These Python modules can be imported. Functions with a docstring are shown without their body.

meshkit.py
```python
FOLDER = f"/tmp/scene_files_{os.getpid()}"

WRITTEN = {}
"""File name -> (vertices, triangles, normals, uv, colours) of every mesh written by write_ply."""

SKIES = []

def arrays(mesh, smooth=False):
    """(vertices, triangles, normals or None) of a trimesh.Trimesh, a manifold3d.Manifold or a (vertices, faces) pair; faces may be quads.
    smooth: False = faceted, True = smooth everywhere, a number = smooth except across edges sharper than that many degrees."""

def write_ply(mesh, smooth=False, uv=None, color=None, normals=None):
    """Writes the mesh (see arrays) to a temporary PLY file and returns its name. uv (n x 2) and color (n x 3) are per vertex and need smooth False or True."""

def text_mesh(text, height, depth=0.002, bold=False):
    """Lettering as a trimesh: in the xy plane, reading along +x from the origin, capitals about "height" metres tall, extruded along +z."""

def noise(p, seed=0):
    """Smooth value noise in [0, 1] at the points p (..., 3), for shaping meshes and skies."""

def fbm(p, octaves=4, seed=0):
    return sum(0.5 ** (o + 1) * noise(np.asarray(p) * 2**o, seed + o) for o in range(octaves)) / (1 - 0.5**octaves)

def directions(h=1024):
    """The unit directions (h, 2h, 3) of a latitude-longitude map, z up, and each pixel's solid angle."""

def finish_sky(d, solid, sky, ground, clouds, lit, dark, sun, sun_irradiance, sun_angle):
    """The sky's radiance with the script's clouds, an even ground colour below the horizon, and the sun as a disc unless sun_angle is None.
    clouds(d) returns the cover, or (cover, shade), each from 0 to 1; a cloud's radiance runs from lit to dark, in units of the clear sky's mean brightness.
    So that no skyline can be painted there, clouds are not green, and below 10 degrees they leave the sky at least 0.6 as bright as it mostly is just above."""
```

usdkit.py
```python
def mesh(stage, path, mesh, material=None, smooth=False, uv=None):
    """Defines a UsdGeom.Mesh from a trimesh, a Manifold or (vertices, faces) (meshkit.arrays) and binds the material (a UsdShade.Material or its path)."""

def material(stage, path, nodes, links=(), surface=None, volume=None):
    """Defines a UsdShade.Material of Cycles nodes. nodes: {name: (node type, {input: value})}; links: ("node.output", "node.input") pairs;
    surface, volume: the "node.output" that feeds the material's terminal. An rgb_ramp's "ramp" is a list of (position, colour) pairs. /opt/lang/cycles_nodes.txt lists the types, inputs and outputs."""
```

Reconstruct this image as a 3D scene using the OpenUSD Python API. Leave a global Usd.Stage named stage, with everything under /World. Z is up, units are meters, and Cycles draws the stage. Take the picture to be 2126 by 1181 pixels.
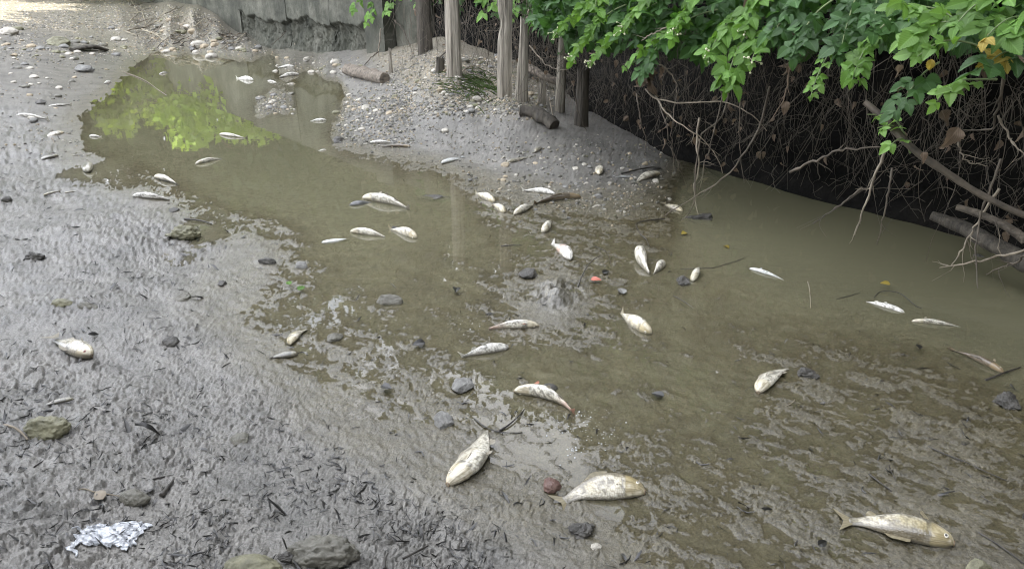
import math, random
import numpy as np, trimesh, usdkit
from meshkit import noise, fbm
from pxr import Usd, UsdGeom, UsdLux, UsdShade, Sdf, Gf, Vt
from scipy.interpolate import RBFInterpolator
from scipy.ndimage import map_coordinates

stage = Usd.Stage.CreateInMemory()
UsdGeom.SetStageUpAxis(stage, 'Z'); UsdGeom.SetStageMetersPerUnit(stage, 1.0)
world = UsdGeom.Xform.Define(stage, '/World'); stage.SetDefaultPrim(world.GetPrim())
UsdGeom.Scope.Define(stage, '/World/Looks')

# ------------------------------------------------------------------ camera, sky, sun, exposure
CAM_H, PITCH, F = 1.65, 23.7, 1547.0
cam = UsdGeom.Camera.Define(stage, '/World/camera')
cam.AddTranslateOp().Set((0, 0, CAM_H)); cam.AddRotateXYZOp().Set((90 - PITCH, 0, 0))
cam.CreateHorizontalApertureAttr(36.0); cam.CreateFocalLengthAttr(36.0 * F / 2126)
cam.CreateClippingRangeAttr((0.05, 2000.0))
EXPOSURE = 2.45
cam.CreateExposureAttr(EXPOSURE)
SUN = np.array([0.80, -0.22, 0.0]); SUN_EL = math.radians(40)
SUN = SUN / np.linalg.norm(SUN) * math.cos(SUN_EL); SUN[2] = math.sin(SUN_EL)
sun = UsdLux.DistantLight.Define(stage, '/World/sun')
sun.CreateIntensityAttr(1.0); sun.CreateAngleAttr(0.5); sun.CreateColorAttr((1.0, 0.95, 0.86)); sun.CreateNormalizeAttr(True)
sun.AddTransformOp().Set(Gf.Matrix4d().SetRotate(Gf.Rotation(Gf.Vec3d(0, 0, 1), Gf.Vec3d(*map(float, SUN)))))
sky = UsdLux.DomeLight.Define(stage, '/World/sky')
skym = usdkit.material(stage, '/World/Looks/sky', {
    'tc': ('texture_coordinate', {}),
    'sky': ('sky_texture', {'sky_type': 'single_scattering', 'sun_disc': False, 'sun_elevation': SUN_EL, 'sun_rotation': math.atan2(SUN[0], SUN[1])}),
    'map': ('mapping', {'scale': (1.0, 1.0, 2.2)}),
    'n': ('noise_texture', {'scale': 2.3, 'detail': 6, 'roughness': 0.55}),
    'r': ('rgb_ramp', {'ramp': [(0.30, (0, 0, 0)), (0.56, (1, 1, 1))]}),
    'm': ('mix_color', {'b': (10.0, 10.15, 10.7)}),
    'k': ('math', {'math_type': 'multiply', 'value2': 0.9}),
    'bg': ('background_shader', {'strength': 0.12}),
}, [('tc.generated', 'map.vector'), ('map.vector', 'n.vector'), ('n.fac', 'r.fac'), ('r.color', 'k.value1'), ('k.value', 'm.fac'), ('sky.color', 'm.a'), ('m.result', 'bg.color')], surface='bg.background')
UsdShade.MaterialBindingAPI.Apply(sky.GetPrim()).Bind(skym)

# ------------------------------------------------------------------ projection helpers (where things stand)
cp, sp = math.cos(math.radians(PITCH)), math.sin(math.radians(PITCH))
def ray(px, py):
    a, b = (np.asarray(px, float) - 1063) / F, (590.5 - np.asarray(py, float)) / F
    return np.stack([a, cp + b * sp, -sp + b * cp], -1)
def at(px, py, z=0.0):
    d = ray(px, py); k = (z - CAM_H) / d[..., 2]
    return d * k[..., None] + np.array([0, 0, CAM_H])
def atd(px, py, depth):
    return ray(px, py) * depth + np.array([0, 0, CAM_H])
def flat(x, y, z=0.0):
    x, y = np.asarray(x, float), np.asarray(y, float)
    d = np.maximum(y * cp - (z - CAM_H) * sp, 0.25); u = y * sp + (z - CAM_H) * cp
    return 1063 + F * x / d, 590.5 - F * u / d
def ss(a, b, x):
    t = np.clip((np.asarray(x, float) - a) / (b - a), 0, 1); return t * t * (3 - 2 * t)

# ------------------------------------------------------------------ naming and writing helpers
used = {}
def path_for(name, parent=None):
    base = (parent.GetPath().pathString if parent else '/World') + '/' + name
    n = used.get(base, -1) + 1; used[base] = n
    return base if n == 0 else f'{base}_{n:03d}'
def tag(o, label=None, cat=None, group=None, kind=None):
    p = o.GetPrim() if hasattr(o, 'GetPrim') else o
    for k, v in (('label', label), ('category', cat), ('group', group), ('kind', kind)):
        if v: p.SetCustomDataByKey(k, v)
    return p
def obj(name, mesh, mat, parent=None, smooth=False, color=None, uv=None, extra=None):
    m = usdkit.mesh(stage, path_for(name, parent), mesh, mat, smooth=smooth, uv=uv)
    if color is not None:
        UsdGeom.PrimvarsAPI(m).CreatePrimvar('tint', Sdf.ValueTypeNames.Color3fArray, 'vertex').Set(Vt.Vec3fArray.FromNumpy(np.asarray(color, np.float32)))
    for k, v in (extra or {}).items():
        UsdGeom.PrimvarsAPI(m).CreatePrimvar(k, Sdf.ValueTypeNames.FloatArray, 'vertex').Set(Vt.FloatArray.FromNumpy(np.asarray(v, np.float32)))
    return m.GetPrim()
def thing(name, label, cat, loc=(0, 0, 0), group=None):
    x = UsdGeom.Xform.Define(stage, path_for(name)); x.AddTranslateOp().Set(tuple(map(float, loc)))
    return tag(x, label, cat, group)
class MB:                                     # gathers vertices and triangles of one mesh
    def __init__(s): s.v, s.f, s.n, s.c = [], [], 0, []
    def add(s, v, f, c=None):
        v = np.asarray(v, float); s.v.append(v); s.f.append(np.asarray(f, int) + s.n); s.n += len(v)
        if c is not None: s.c.append(np.broadcast_to(np.asarray(c, float), (len(v), 3)))
    def get(s, off=(0, 0, 0)): return np.vstack(s.v) - np.asarray(off), np.vstack(s.f)
    def col(s): return np.vstack(s.c) if s.c else None
def grid_faces(nu, nv, wrap=False):
    i, j = np.meshgrid(np.arange(nu - 1), np.arange(nv if wrap else nv - 1), indexing='ij')
    j2 = (j + 1) % nv
    a, b, c, d = i * nv + j, i * nv + j2, (i + 1) * nv + j2, (i + 1) * nv + j
    return np.vstack([np.stack([a, b, c], -1).reshape(-1, 3), np.stack([a, c, d], -1).reshape(-1, 3)])
def tube(pts, radii, sides=5, cap=True):
    p = np.asarray(pts, float); n = len(p)
    t = np.gradient(p, axis=0); t /= np.linalg.norm(t, axis=1, keepdims=True) + 1e-12
    a = np.cross(t, [0.31, 0.2, 0.93]); bad = np.linalg.norm(a, axis=1) < 0.1
    a[bad] = np.cross(t[bad], [1, 0, 0]); a /= np.linalg.norm(a, axis=1, keepdims=True) + 1e-12
    b = np.cross(t, a); ang = np.arange(sides) * 2 * np.pi / sides
    r = np.broadcast_to(radii, (n,))
    v = p[:, None] + r[:, None, None] * (np.cos(ang)[None, :, None] * a[:, None] + np.sin(ang)[None, :, None] * b[:, None])
    f = grid_faces(n, sides, True); v = v.reshape(-1, 3)
    if cap:
        v = np.vstack([v, p[:1], p[-1:]]); k = np.arange(sides); k2 = (k + 1) % sides
        f = np.vstack([f, np.stack([k2, k, np.full(sides, n * sides)], -1), np.stack([k + (n - 1) * sides, k2 + (n - 1) * sides, np.full(sides, n * sides + 1)], -1)])
    return v, f
def spline(pts, n=16):
    p = np.asarray(pts, float); s = np.r_[0, np.cumsum(np.linalg.norm(np.diff(p, axis=0), axis=1))]
    from scipy.interpolate import PchipInterpolator
    return PchipInterpolator(s, p)(np.linspace(0, s[-1], n))

# ------------------------------------------------------------------ materials
def mat(name, nodes, links, surface, volume=None): return usdkit.material(stage, '/World/Looks/' + name, nodes, links, surface, volume)
def two_tone(name, c1, c2, scale, rough=0.7, bump=0.3, bscale=None, dist=0.01, detail=6, stretch=(1, 1, 1), spec=0.4, coord='object'):
    return mat(name, {
        'tc': ('texture_coordinate', {}), 'g': ('geometry', {}), 'map': ('mapping', {'scale': stretch}),
        'n': ('noise_texture', {'scale': scale, 'detail': detail, 'roughness': 0.62}),
        'r': ('rgb_ramp', {'ramp': [(0.33, c1), (0.68, c2)]}),
        'n2': ('noise_texture', {'scale': bscale or scale * 4, 'detail': 5, 'roughness': 0.6}),
        'b': ('bump', {'strength': bump, 'distance': dist}),
        'p': ('principled_bsdf', {'roughness': rough, 'specular_ior_level': spec})},
        [('tc.object' if coord == 'object' else 'g.position', 'map.vector'), ('map.vector', 'n.vector'), ('map.vector', 'n2.vector'), ('n.fac', 'r.fac'), ('r.color', 'p.base_color'), ('n2.fac', 'b.height'), ('b.normal', 'p.normal')], 'p.BSDF')
M = {}
M['mud'] = mat('mud', {
    'g': ('geometry', {}), 'dry': ('attribute', {'attribute': 'dry'}), 'grav': ('attribute', {'attribute': 'gravel'}), 'mt': ('attribute', {'attribute': 'matte'}),
    'n1': ('noise_texture', {'scale': 5.0, 'detail': 7, 'roughness': 0.6}),
    'n2': ('noise_texture', {'scale': 120.0, 'detail': 6, 'roughness': 0.7}),
    'n3': ('noise_texture', {'scale': 22.0, 'detail': 5, 'roughness': 0.6}),
    'wet': ('rgb_ramp', {'ramp': [(0.3, (0.060, 0.052, 0.032)), (0.7, (0.105, 0.092, 0.058))]}),
    'gry': ('rgb_ramp', {'ramp': [(0.3, (0.090, 0.086, 0.077)), (0.7, (0.185, 0.175, 0.157))]}),
    'grc': ('rgb_ramp', {'ramp': [(0.35, (0.085, 0.076, 0.058)), (0.65, (0.24, 0.215, 0.165))]}),
    'sk': ('mix_color', {'blend_type': 'multiply', 'fac': 1.0}), 'skr': ('rgb_ramp', {'ramp': [(0.35, (0.45, 0.44, 0.42)), (0.55, (1.05, 1.05, 1.04)), (0.7, (1.45, 1.44, 1.42))]}),
    'm1': ('mix_color', {}), 'm2': ('mix_color', {}),
    'rr': ('map_range', {'from_min': 0.3, 'from_max': 0.7, 'to_min': 0.18, 'to_max': 0.45}),
    'rg': ('mix_float', {'b': 0.75}), 'cw': ('math', {'math_type': 'subtract', 'value1': 1.0}),
    'b1': ('bump', {'strength': 0.8, 'distance': 0.006}), 'b2': ('bump', {'strength': 0.4, 'distance': 0.012}),
    'p': ('principled_bsdf', {'ior': 1.4, 'coat_weight': 1.0, 'coat_roughness': 0.11, 'coat_ior': 1.42})},
    [('g.position', 'n1.vector'), ('g.position', 'n2.vector'), ('g.position', 'n3.vector'), ('n1.fac', 'wet.fac'), ('n1.fac', 'gry.fac'), ('n2.fac', 'grc.fac'),
     ('dry.fac', 'm1.fac'), ('wet.color', 'm1.a'), ('gry.color', 'm1.b'), ('grav.fac', 'm2.fac'), ('m1.result', 'm2.a'), ('grc.color', 'm2.b'), ('m2.result', 'sk.a'), ('n2.fac', 'skr.fac'), ('skr.color', 'sk.b'), ('sk.result', 'p.base_color'),
     ('n3.fac', 'rr.value'), ('rr.result', 'rg.a'), ('mt.fac', 'rg.fac'), ('rg.result', 'p.roughness'),
     ('n3.fac', 'b2.height'), ('n2.fac', 'b1.height'), ('b2.normal', 'b1.normal'), ('b1.normal', 'p.normal'), ('b1.normal', 'p.coat_normal'), ('cw.value', 'p.coat_weight'), ('mt.fac', 'cw.value2')], 'p.BSDF')
M['water'] = mat('murky_water', {
    'g': ('geometry', {}), 'd': ('attribute', {'attribute': 'depth'}),
    'n': ('noise_texture', {'scale': 7.0, 'detail': 3, 'roughness': 0.5}), 'b': ('bump', {'strength': 0.03, 'distance': 0.01}),
    'e': ('math', {'math_type': 'multiply', 'value2': -28.0}), 'x': ('math', {'math_type': 'exponent'}), 'a': ('math', {'math_type': 'subtract', 'value1': 1.0}),
    'fm': ('mapping', {'rotation': (0, 0, 0.67), 'scale': (2.2, 9.0, 1.0)}), 'n2': ('noise_texture', {'scale': 1.6, 'detail': 8, 'roughness': 0.72}),
    'rc': ('rgb_ramp', {'ramp': [(0.33, (0.080, 0.076, 0.046)), (0.5, (0.115, 0.109, 0.067)), (0.66, (0.150, 0.142, 0.090))]}),
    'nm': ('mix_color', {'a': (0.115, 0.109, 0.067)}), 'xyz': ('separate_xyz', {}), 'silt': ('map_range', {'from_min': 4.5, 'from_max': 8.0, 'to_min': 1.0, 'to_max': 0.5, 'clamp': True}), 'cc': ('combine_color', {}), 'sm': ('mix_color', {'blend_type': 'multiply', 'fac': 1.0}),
    't': ('transparent_bsdf', {'color': (0.86, 0.84, 0.76)}), 'df': ('diffuse_bsdf', {}),
    'mx': ('mix_closure', {}), 'gl': ('glossy_bsdf', {'color': (1, 1, 1), 'roughness': 0.008}), 'f': ('fresnel', {'IOR': 1.333}), 'o': ('mix_closure', {})},
    [('g.position', 'n.vector'), ('n.fac', 'b.height'), ('b.normal', 'gl.normal'), ('d.fac', 'e.value1'), ('e.value', 'x.value1'), ('x.value', 'a.value2'),
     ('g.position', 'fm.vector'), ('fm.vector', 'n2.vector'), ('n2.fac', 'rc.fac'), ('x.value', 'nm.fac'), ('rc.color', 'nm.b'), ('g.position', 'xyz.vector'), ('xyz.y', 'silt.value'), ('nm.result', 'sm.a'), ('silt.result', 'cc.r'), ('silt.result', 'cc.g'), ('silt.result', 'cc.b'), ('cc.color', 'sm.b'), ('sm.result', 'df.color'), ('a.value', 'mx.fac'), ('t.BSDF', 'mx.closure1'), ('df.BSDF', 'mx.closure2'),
     ('f.fac', 'o.fac'), ('mx.closure', 'o.closure1'), ('gl.BSDF', 'o.closure2')], 'o.closure')
def leaf_mat(name, c1, c2, trans, rough=0.5, scale=3.0, t=0.4, veins=True, lo=.65, hi=1.35):
    nodes = {
        'g': ('geometry', {}), 'n': ('noise_texture', {'scale': scale, 'detail': 4}), 'r': ('rgb_ramp', {'ramp': [(0.3, c1), (0.7, c2)]}),
        'h': ('hsv', {}), 'mr': ('map_range', {'to_min': lo, 'to_max': hi}), 'oi': ('object_info', {}), 'ad': ('math', {'math_type': 'add'}), 'fr': ('math', {'math_type': 'fraction'}),
        'n2': ('noise_texture', {'scale': 60.0, 'detail': 3}), 'b': ('bump', {'strength': 0.35, 'distance': 0.004}),
        'p': ('principled_bsdf', {'roughness': rough, 'specular_ior_level': 0.3}), 'tr': ('translucent_bsdf', {'color': trans}), 'mx': ('mix_closure', {'fac': t})}
    links = [('g.position', 'n.vector'), ('g.position', 'n2.vector'), ('n.fac', 'r.fac'), ('oi.random', 'ad.value1'), ('g.random_per_island', 'ad.value2'), ('ad.value', 'fr.value1'), ('fr.value', 'mr.value'), ('mr.result', 'h.value'),
         ('b.normal', 'p.normal'), ('p.BSDF', 'mx.closure1'), ('tr.BSDF', 'mx.closure2'), ('h.color', 'p.base_color')]
    if veins:
        nodes.update({'uv': ('uvmap', {'attribute': 'st'}), 'sx': ('separate_xyz', {}), 'q': ('math', {'math_type': 'multiply_add', 'value2': -0.9}), 'w': ('math', {'math_type': 'multiply', 'value2': 44.0}), 'sn': ('math', {'math_type': 'sine'}),
            'vr': ('map_range', {'from_min': 0.80, 'from_max': 1.0, 'clamp': True}), 'mid': ('map_range', {'from_min': 0.10, 'from_max': 0.03, 'clamp': True}), 'mxv': ('math', {'math_type': 'maximum'}),
            'vc': ('mix_color', {'blend_type': 'mix', 'b': tuple(min(1, x * 1.7 + .03) for x in c2)}), 'k': ('math', {'math_type': 'multiply', 'value2': 0.45}), 'ht': ('math', {'math_type': 'multiply_add', 'value2': -1.3})})
        links += [('uv.UV', 'sx.vector'), ('sx.y', 'q.value1'), ('sx.x', 'q.value3'), ('q.value', 'w.value1'), ('w.value', 'sn.value1'), ('sn.value', 'vr.value'), ('sx.y', 'mid.value'), ('vr.result', 'mxv.value1'), ('mid.result', 'mxv.value2'),
            ('mxv.value', 'k.value1'), ('k.value', 'vc.fac'), ('r.color', 'vc.a'), ('vc.result', 'h.color'), ('mxv.value', 'ht.value1'), ('n2.fac', 'ht.value3'), ('ht.value', 'b.height')]
    else: links += [('r.color', 'h.color'), ('n2.fac', 'b.height')]
    return mat(name, nodes, links, 'mx.closure')
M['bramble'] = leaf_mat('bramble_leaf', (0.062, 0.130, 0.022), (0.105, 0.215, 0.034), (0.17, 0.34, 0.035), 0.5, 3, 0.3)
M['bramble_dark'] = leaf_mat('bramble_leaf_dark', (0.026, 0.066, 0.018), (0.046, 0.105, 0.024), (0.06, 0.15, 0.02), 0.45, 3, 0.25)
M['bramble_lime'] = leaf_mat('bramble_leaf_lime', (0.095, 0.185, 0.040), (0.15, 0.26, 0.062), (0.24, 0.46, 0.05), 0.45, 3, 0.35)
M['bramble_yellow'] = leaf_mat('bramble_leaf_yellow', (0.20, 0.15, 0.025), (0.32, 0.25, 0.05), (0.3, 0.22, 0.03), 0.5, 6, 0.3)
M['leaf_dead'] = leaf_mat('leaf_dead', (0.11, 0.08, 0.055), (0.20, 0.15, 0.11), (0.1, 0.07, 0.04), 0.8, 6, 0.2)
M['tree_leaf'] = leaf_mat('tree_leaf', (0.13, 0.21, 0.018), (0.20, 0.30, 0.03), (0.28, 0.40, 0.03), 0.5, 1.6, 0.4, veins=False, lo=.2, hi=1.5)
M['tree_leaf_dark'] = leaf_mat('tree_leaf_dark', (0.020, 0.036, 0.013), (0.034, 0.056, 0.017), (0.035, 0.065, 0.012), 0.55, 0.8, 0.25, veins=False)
M['bark'] = two_tone('bark', (0.06, 0.05, 0.04), (0.16, 0.13, 0.10), 9, 0.85, 0.6, 40, 0.02, stretch=(1, 1, .2))
M['cane'] = two_tone('cane', (0.035, 0.028, 0.020), (0.10, 0.082, 0.060), 14, 0.7, 0.3, 60, 0.003)
M['cane_pale'] = two_tone('cane_pale', (0.10, 0.082, 0.058), (0.24, 0.205, 0.155), 14, 0.7, 0.3, 60, 0.003)
M['cane_green'] = two_tone('cane_green', (0.10, 0.15, 0.06), (0.20, 0.24, 0.11), 14, 0.6, 0.3, 60, 0.003)
M['twig'] = two_tone('twig', (0.035, 0.029, 0.022), (0.125, 0.105, 0.08), 5, 0.8, 0.2, 60, 0.003, coord='world')
M['wet_stick'] = two_tone('wet_stick', (0.018, 0.016, 0.014), (0.05, 0.045, 0.038), 20, 0.35, 0.4, 90, 0.004)
M['wood'] = two_tone('weathered_wood', (0.10, 0.088, 0.07), (0.47, 0.425, 0.35), 11, 0.85, 1.0, 30, 0.03, stretch=(3.6, 3.6, .16))
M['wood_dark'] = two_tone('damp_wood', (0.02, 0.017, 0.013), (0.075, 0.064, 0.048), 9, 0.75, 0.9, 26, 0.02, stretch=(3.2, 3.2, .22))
M['log'] = two_tone('log_wood', (0.06, 0.05, 0.04), (0.21, 0.175, 0.135), 9, 0.8, 0.9, 26, 0.02, stretch=(.3, 3, 3))
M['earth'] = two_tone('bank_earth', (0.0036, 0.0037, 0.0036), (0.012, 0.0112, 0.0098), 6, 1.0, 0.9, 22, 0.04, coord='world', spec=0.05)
M['concrete'] = mat('concrete', {
    'g': ('geometry', {}), 'n': ('noise_texture', {'scale': 1.6, 'detail': 8, 'roughness': 0.65}), 'r': ('rgb_ramp', {'ramp': [(0.3, (0.022, 0.024, 0.015)), (0.5, (0.060, 0.061, 0.045)), (0.72, (0.135, 0.13, 0.105))]}),
    'map': ('mapping', {'scale': (3, 3, 1.7)}), 'st': ('noise_texture', {'scale': 1.0, 'detail': 6, 'roughness': 0.6}), 'sr': ('rgb_ramp', {'ramp': [(0.35, (0.38, 0.39, 0.34)), (0.6, (1, 1, 1))]}),
    'mx': ('mix_color', {'blend_type': 'multiply', 'fac': 0.85}), 'n2': ('noise_texture', {'scale': 45, 'detail': 6, 'roughness': 0.7}), 'b': ('bump', {'strength': 0.7, 'distance': 0.02}), 'p': ('principled_bsdf', {'roughness': 0.9})},
    [('g.position', 'n.vector'), ('g.position', 'map.vector'), ('map.vector', 'st.vector'), ('g.position', 'n2.vector'), ('n.fac', 'r.fac'), ('st.fac', 'sr.fac'), ('r.color', 'mx.a'), ('sr.color', 'mx.b'), ('mx.result', 'p.base_color'), ('n2.fac', 'b.height'), ('b.normal', 'p.normal')], 'p.BSDF')
def stone_mat(name, c1, c2, rough): return two_tone(name, c1, c2, 16, rough, 0.8, 80, 0.008)
M['stone_pale'] = stone_mat('stone_pale', (0.26, 0.24, 0.20), (0.46, 0.43, 0.37), 0.65)
M['stone_tan'] = stone_mat('stone_tan', (0.22, 0.18, 0.12), (0.38, 0.32, 0.23), 0.65)
M['stone_grey'] = stone_mat('stone_grey', (0.10, 0.098, 0.09), (0.21, 0.205, 0.19), 0.6)
M['stone_dark'] = stone_mat('stone_dark', (0.028, 0.026, 0.023), (0.075, 0.070, 0.060), 0.5)
M['stone_muddy'] = stone_mat('stone_muddy', (0.070, 0.066, 0.052), (0.15, 0.142, 0.115), 0.5)
M['stone_olive'] = stone_mat('stone_olive', (0.075, 0.072, 0.045), (0.21, 0.20, 0.125), 0.55)
M['stone_red'] = stone_mat('stone_red', (0.07, 0.035, 0.028), (0.16, 0.10, 0.08), 0.35)
M['fish'] = mat('fish_skin', {
    'uv': ('uvmap', {'attribute': 'st'}), 'c': ('attribute', {'attribute': 'tint'}),
    'v': ('voronoi_texture', {'scale': 1.0, 'dimensions': '2D', 'randomness': 0.75}), 'r': ('rgb_ramp', {'ramp': [(0.25, (1, 1, 1)), (0.85, (0.50, 0.46, 0.38))]}),
    'mx': ('mix_color', {'blend_type': 'multiply', 'fac': 0.85}), 'b': ('bump', {'strength': 0.4, 'distance': 0.003, 'invert': True}),
    'p': ('principled_bsdf', {'roughness': 0.30, 'coat_weight': 0.6, 'coat_roughness': 0.08})},
    [('uv.UV', 'v.vector'), ('v.distance', 'r.fac'), ('c.color', 'mx.a'), ('r.color', 'mx.b'), ('mx.result', 'p.base_color'), ('v.distance', 'b.height'), ('b.normal', 'p.normal')], 'p.BSDF')
M['fin'] = mat('fish_fin', {
    'c': ('attribute', {'attribute': 'tint'}), 'p': ('principled_bsdf', {'roughness': 0.35}), 't': ('translucent_bsdf', {}), 'm': ('mix_closure', {'fac': 0.3})},
    [('c.color', 'p.base_color'), ('c.color', 't.color'), ('p.BSDF', 'm.closure1'), ('t.BSDF', 'm.closure2')], 'm.closure')
def plain(name, c, rough=0.5, **k): return mat(name, {'p': ('principled_bsdf', {'base_color': c, 'roughness': rough, **k})}, [], 'p.BSDF')
M['eye_white'] = plain('fish_eye', (0.55, 0.52, 0.44), 0.25)
M['eye_red'] = plain('fish_eye_red', (0.28, 0.10, 0.085), 0.25)
M['pupil'] = plain('fish_pupil', (0.02, 0.018, 0.015), 0.15)
M['white_splash'] = two_tone('white_splash', (0.20, 0.205, 0.215), (0.66, 0.68, 0.71), 60, 0.45, 0.6, 220, 0.003)
M['foam'] = mat('foam', {'p': ('principled_bsdf', {'base_color': (0.5, 0.52, 0.53), 'roughness': 0.25})}, [], 'p.BSDF')
M['petal'] = plain('blossom', (0.55, 0.54, 0.36), 0.6)
M['red_leaf'] = plain('red_leaf', (0.38, 0.10, 0.06), 0.4)
M['grass'] = leaf_mat('grass_blade', (0.05, 0.09, 0.02), (0.11, 0.16, 0.05), (0.1, 0.16, 0.03), 0.5, 4, 0.3, veins=False)
M['dry_grass'] = two_tone('dry_stalk', (0.16, 0.135, 0.09), (0.40, 0.36, 0.27), 9, 0.8, 0.2, 60, 0.003, coord='world')

# ------------------------------------------------------------------ ground relief
CTRL = """350 130 -.07|450 140 -.08|300 200 -.06|400 250 -.08|200 270 -.035|480 260 -.06|640 205 -.06|700 188 -.05|600 290 -.06|450 330 -.05|650 340 -.05|350 340 -.03|
750 370 -.04|500 400 -.03|620 420 -.025|900 390 -.02|820 450 -.014|900 520 -.008|700 560 -.008|1000 600 -.007|800 680 -.004|600 640 -.004|1100 540 -.004|1200 480 -.002|1250 560 -.006|
1300 620 -.007|1400 650 -.008|1150 720 -.007|1000 800 -.005|1300 780 -.007|1200 870 -.006|1450 800 -.006|1400 930 -.002|1350 1000 -.001|1600 900 -.002|1550 1050 0|1450 1120 -.001|
1750 1000 .001|1900 900 .001|2000 1000 .002|1800 1150 .001|2100 1100 .001|1700 700 -.003|1500 600 -.008|1150 612 .034|1100 625 .008|1200 630 .008|560 215 .03|590 200 .02|545 235 .012|600 228 .004|
1500 450 -.08|1600 480 -.15|1750 520 -.2|1900 560 -.2|2050 620 -.2|2126 680 -.13|1850 610 -.08|1650 560 -.06|2000 690 -.04|1450 420 -.05|1780 650 -.02|1900 720 -.006|2060 800 -.003|
0 400 .12|100 450 .08|200 420 .045|300 450 .025|450 500 .008|550 520 .010|0 600 .14|150 600 .09|300 600 .04|430 600 .008|0 800 .16|200 800 .1|400 800 .04|530 760 .008|600 850 .012|
0 1000 .18|200 1000 .14|400 1000 .08|600 1000 .05|750 1000 .022|850 1050 .02|1000 1120 .018|100 1170 .2|400 1170 .14|700 1150 .09|950 1170 .045|1150 1170 .025|900 900 .004|700 880 .006|
0 200 .15|100 180 .12|200 160 .05|60 300 .05|30 270 .06|110 262 .012|0 120 .3|150 110 .2|250 103 .06|0 50 .5|150 50 .4|250 40 .4|350 60 .35|400 30 .6|450 60 .35|300 98 .06|420 96 .08|
520 104 .08|100 0 .6|250 0 .6|600 128 .06|680 143 .08|720 158 .08|740 212 .05|722 240 .03|715 290 .015|800 260 .06|850 185 .22|900 130 .5|950 170 .4|850 220 .12|1000 230 .18|1050 200 .32|
950 280 .07|1100 240 .22|1150 260 .14|1100 310 .06|1250 300 .08|1200 350 .05|1000 330 .03|1300 380 .02|1380 395 0|1350 340 .05|1100 380 .012|1000 368 .004|1200 420 .005|1300 440 .003|1380 455 0|
2600 1100 .02|2600 800 -.05|-400 1100 .25|-400 600 .2|-400 300 .25|-400 100 .6|1000 1400 .1|2000 1400 .03|0 1400 .25|2600 600 -.2|860 330 .004|480 150 -.06|520 150 -.05|538 180 -.05|500 222 -.06|650 170 -.05|565 258 -.05|555 128 -.03|400 117 -.05|330 117 -.035|640 240 -.05|690 210 -.03|600 182 -.005|480 52 .3|400 8 .65|330 20 .5|940 350 .004|260 330 -.006|300 395 .006|400 455 .004"""
ctrl = np.array([list(map(float, c.split())) for c in CTRL.replace('\n', '').split('|')])
_sh = (ctrl[:, 2] < -.0015) & (ctrl[:, 2] > -.0135) & (ctrl[:, 1] > 450); ctrl[_sh, 2] *= .55
cw = at(ctrl[:, 0], ctrl[:, 1], ctrl[:, 2]); cf = np.stack(flat(cw[:, 0], cw[:, 1]), -1)
_rbf = RBFInterpolator(cf / 300, np.sign(ctrl[:, 2]) * np.abs(ctrl[:, 2]) ** .5, kernel='linear', smoothing=0.0)
_gx, _gy = np.linspace(-600, 2800, 341), np.linspace(-80, 1500, 317)
_tab = _rbf(np.stack(np.meshgrid(_gx, _gy, indexing='ij'), -1).reshape(-1, 2) / 300).reshape(341, 317)
_tab = np.sign(_tab) * _tab ** 2
def macro(x, y):
    px, py = flat(x, y); py = np.clip(py, -80, 1500); px = np.clip(px, -600, 2800)
    return map_coordinates(_tab, [np.asarray((px + 600) / 10), np.asarray((py + 80) / 5)], order=1, mode='nearest')
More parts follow.
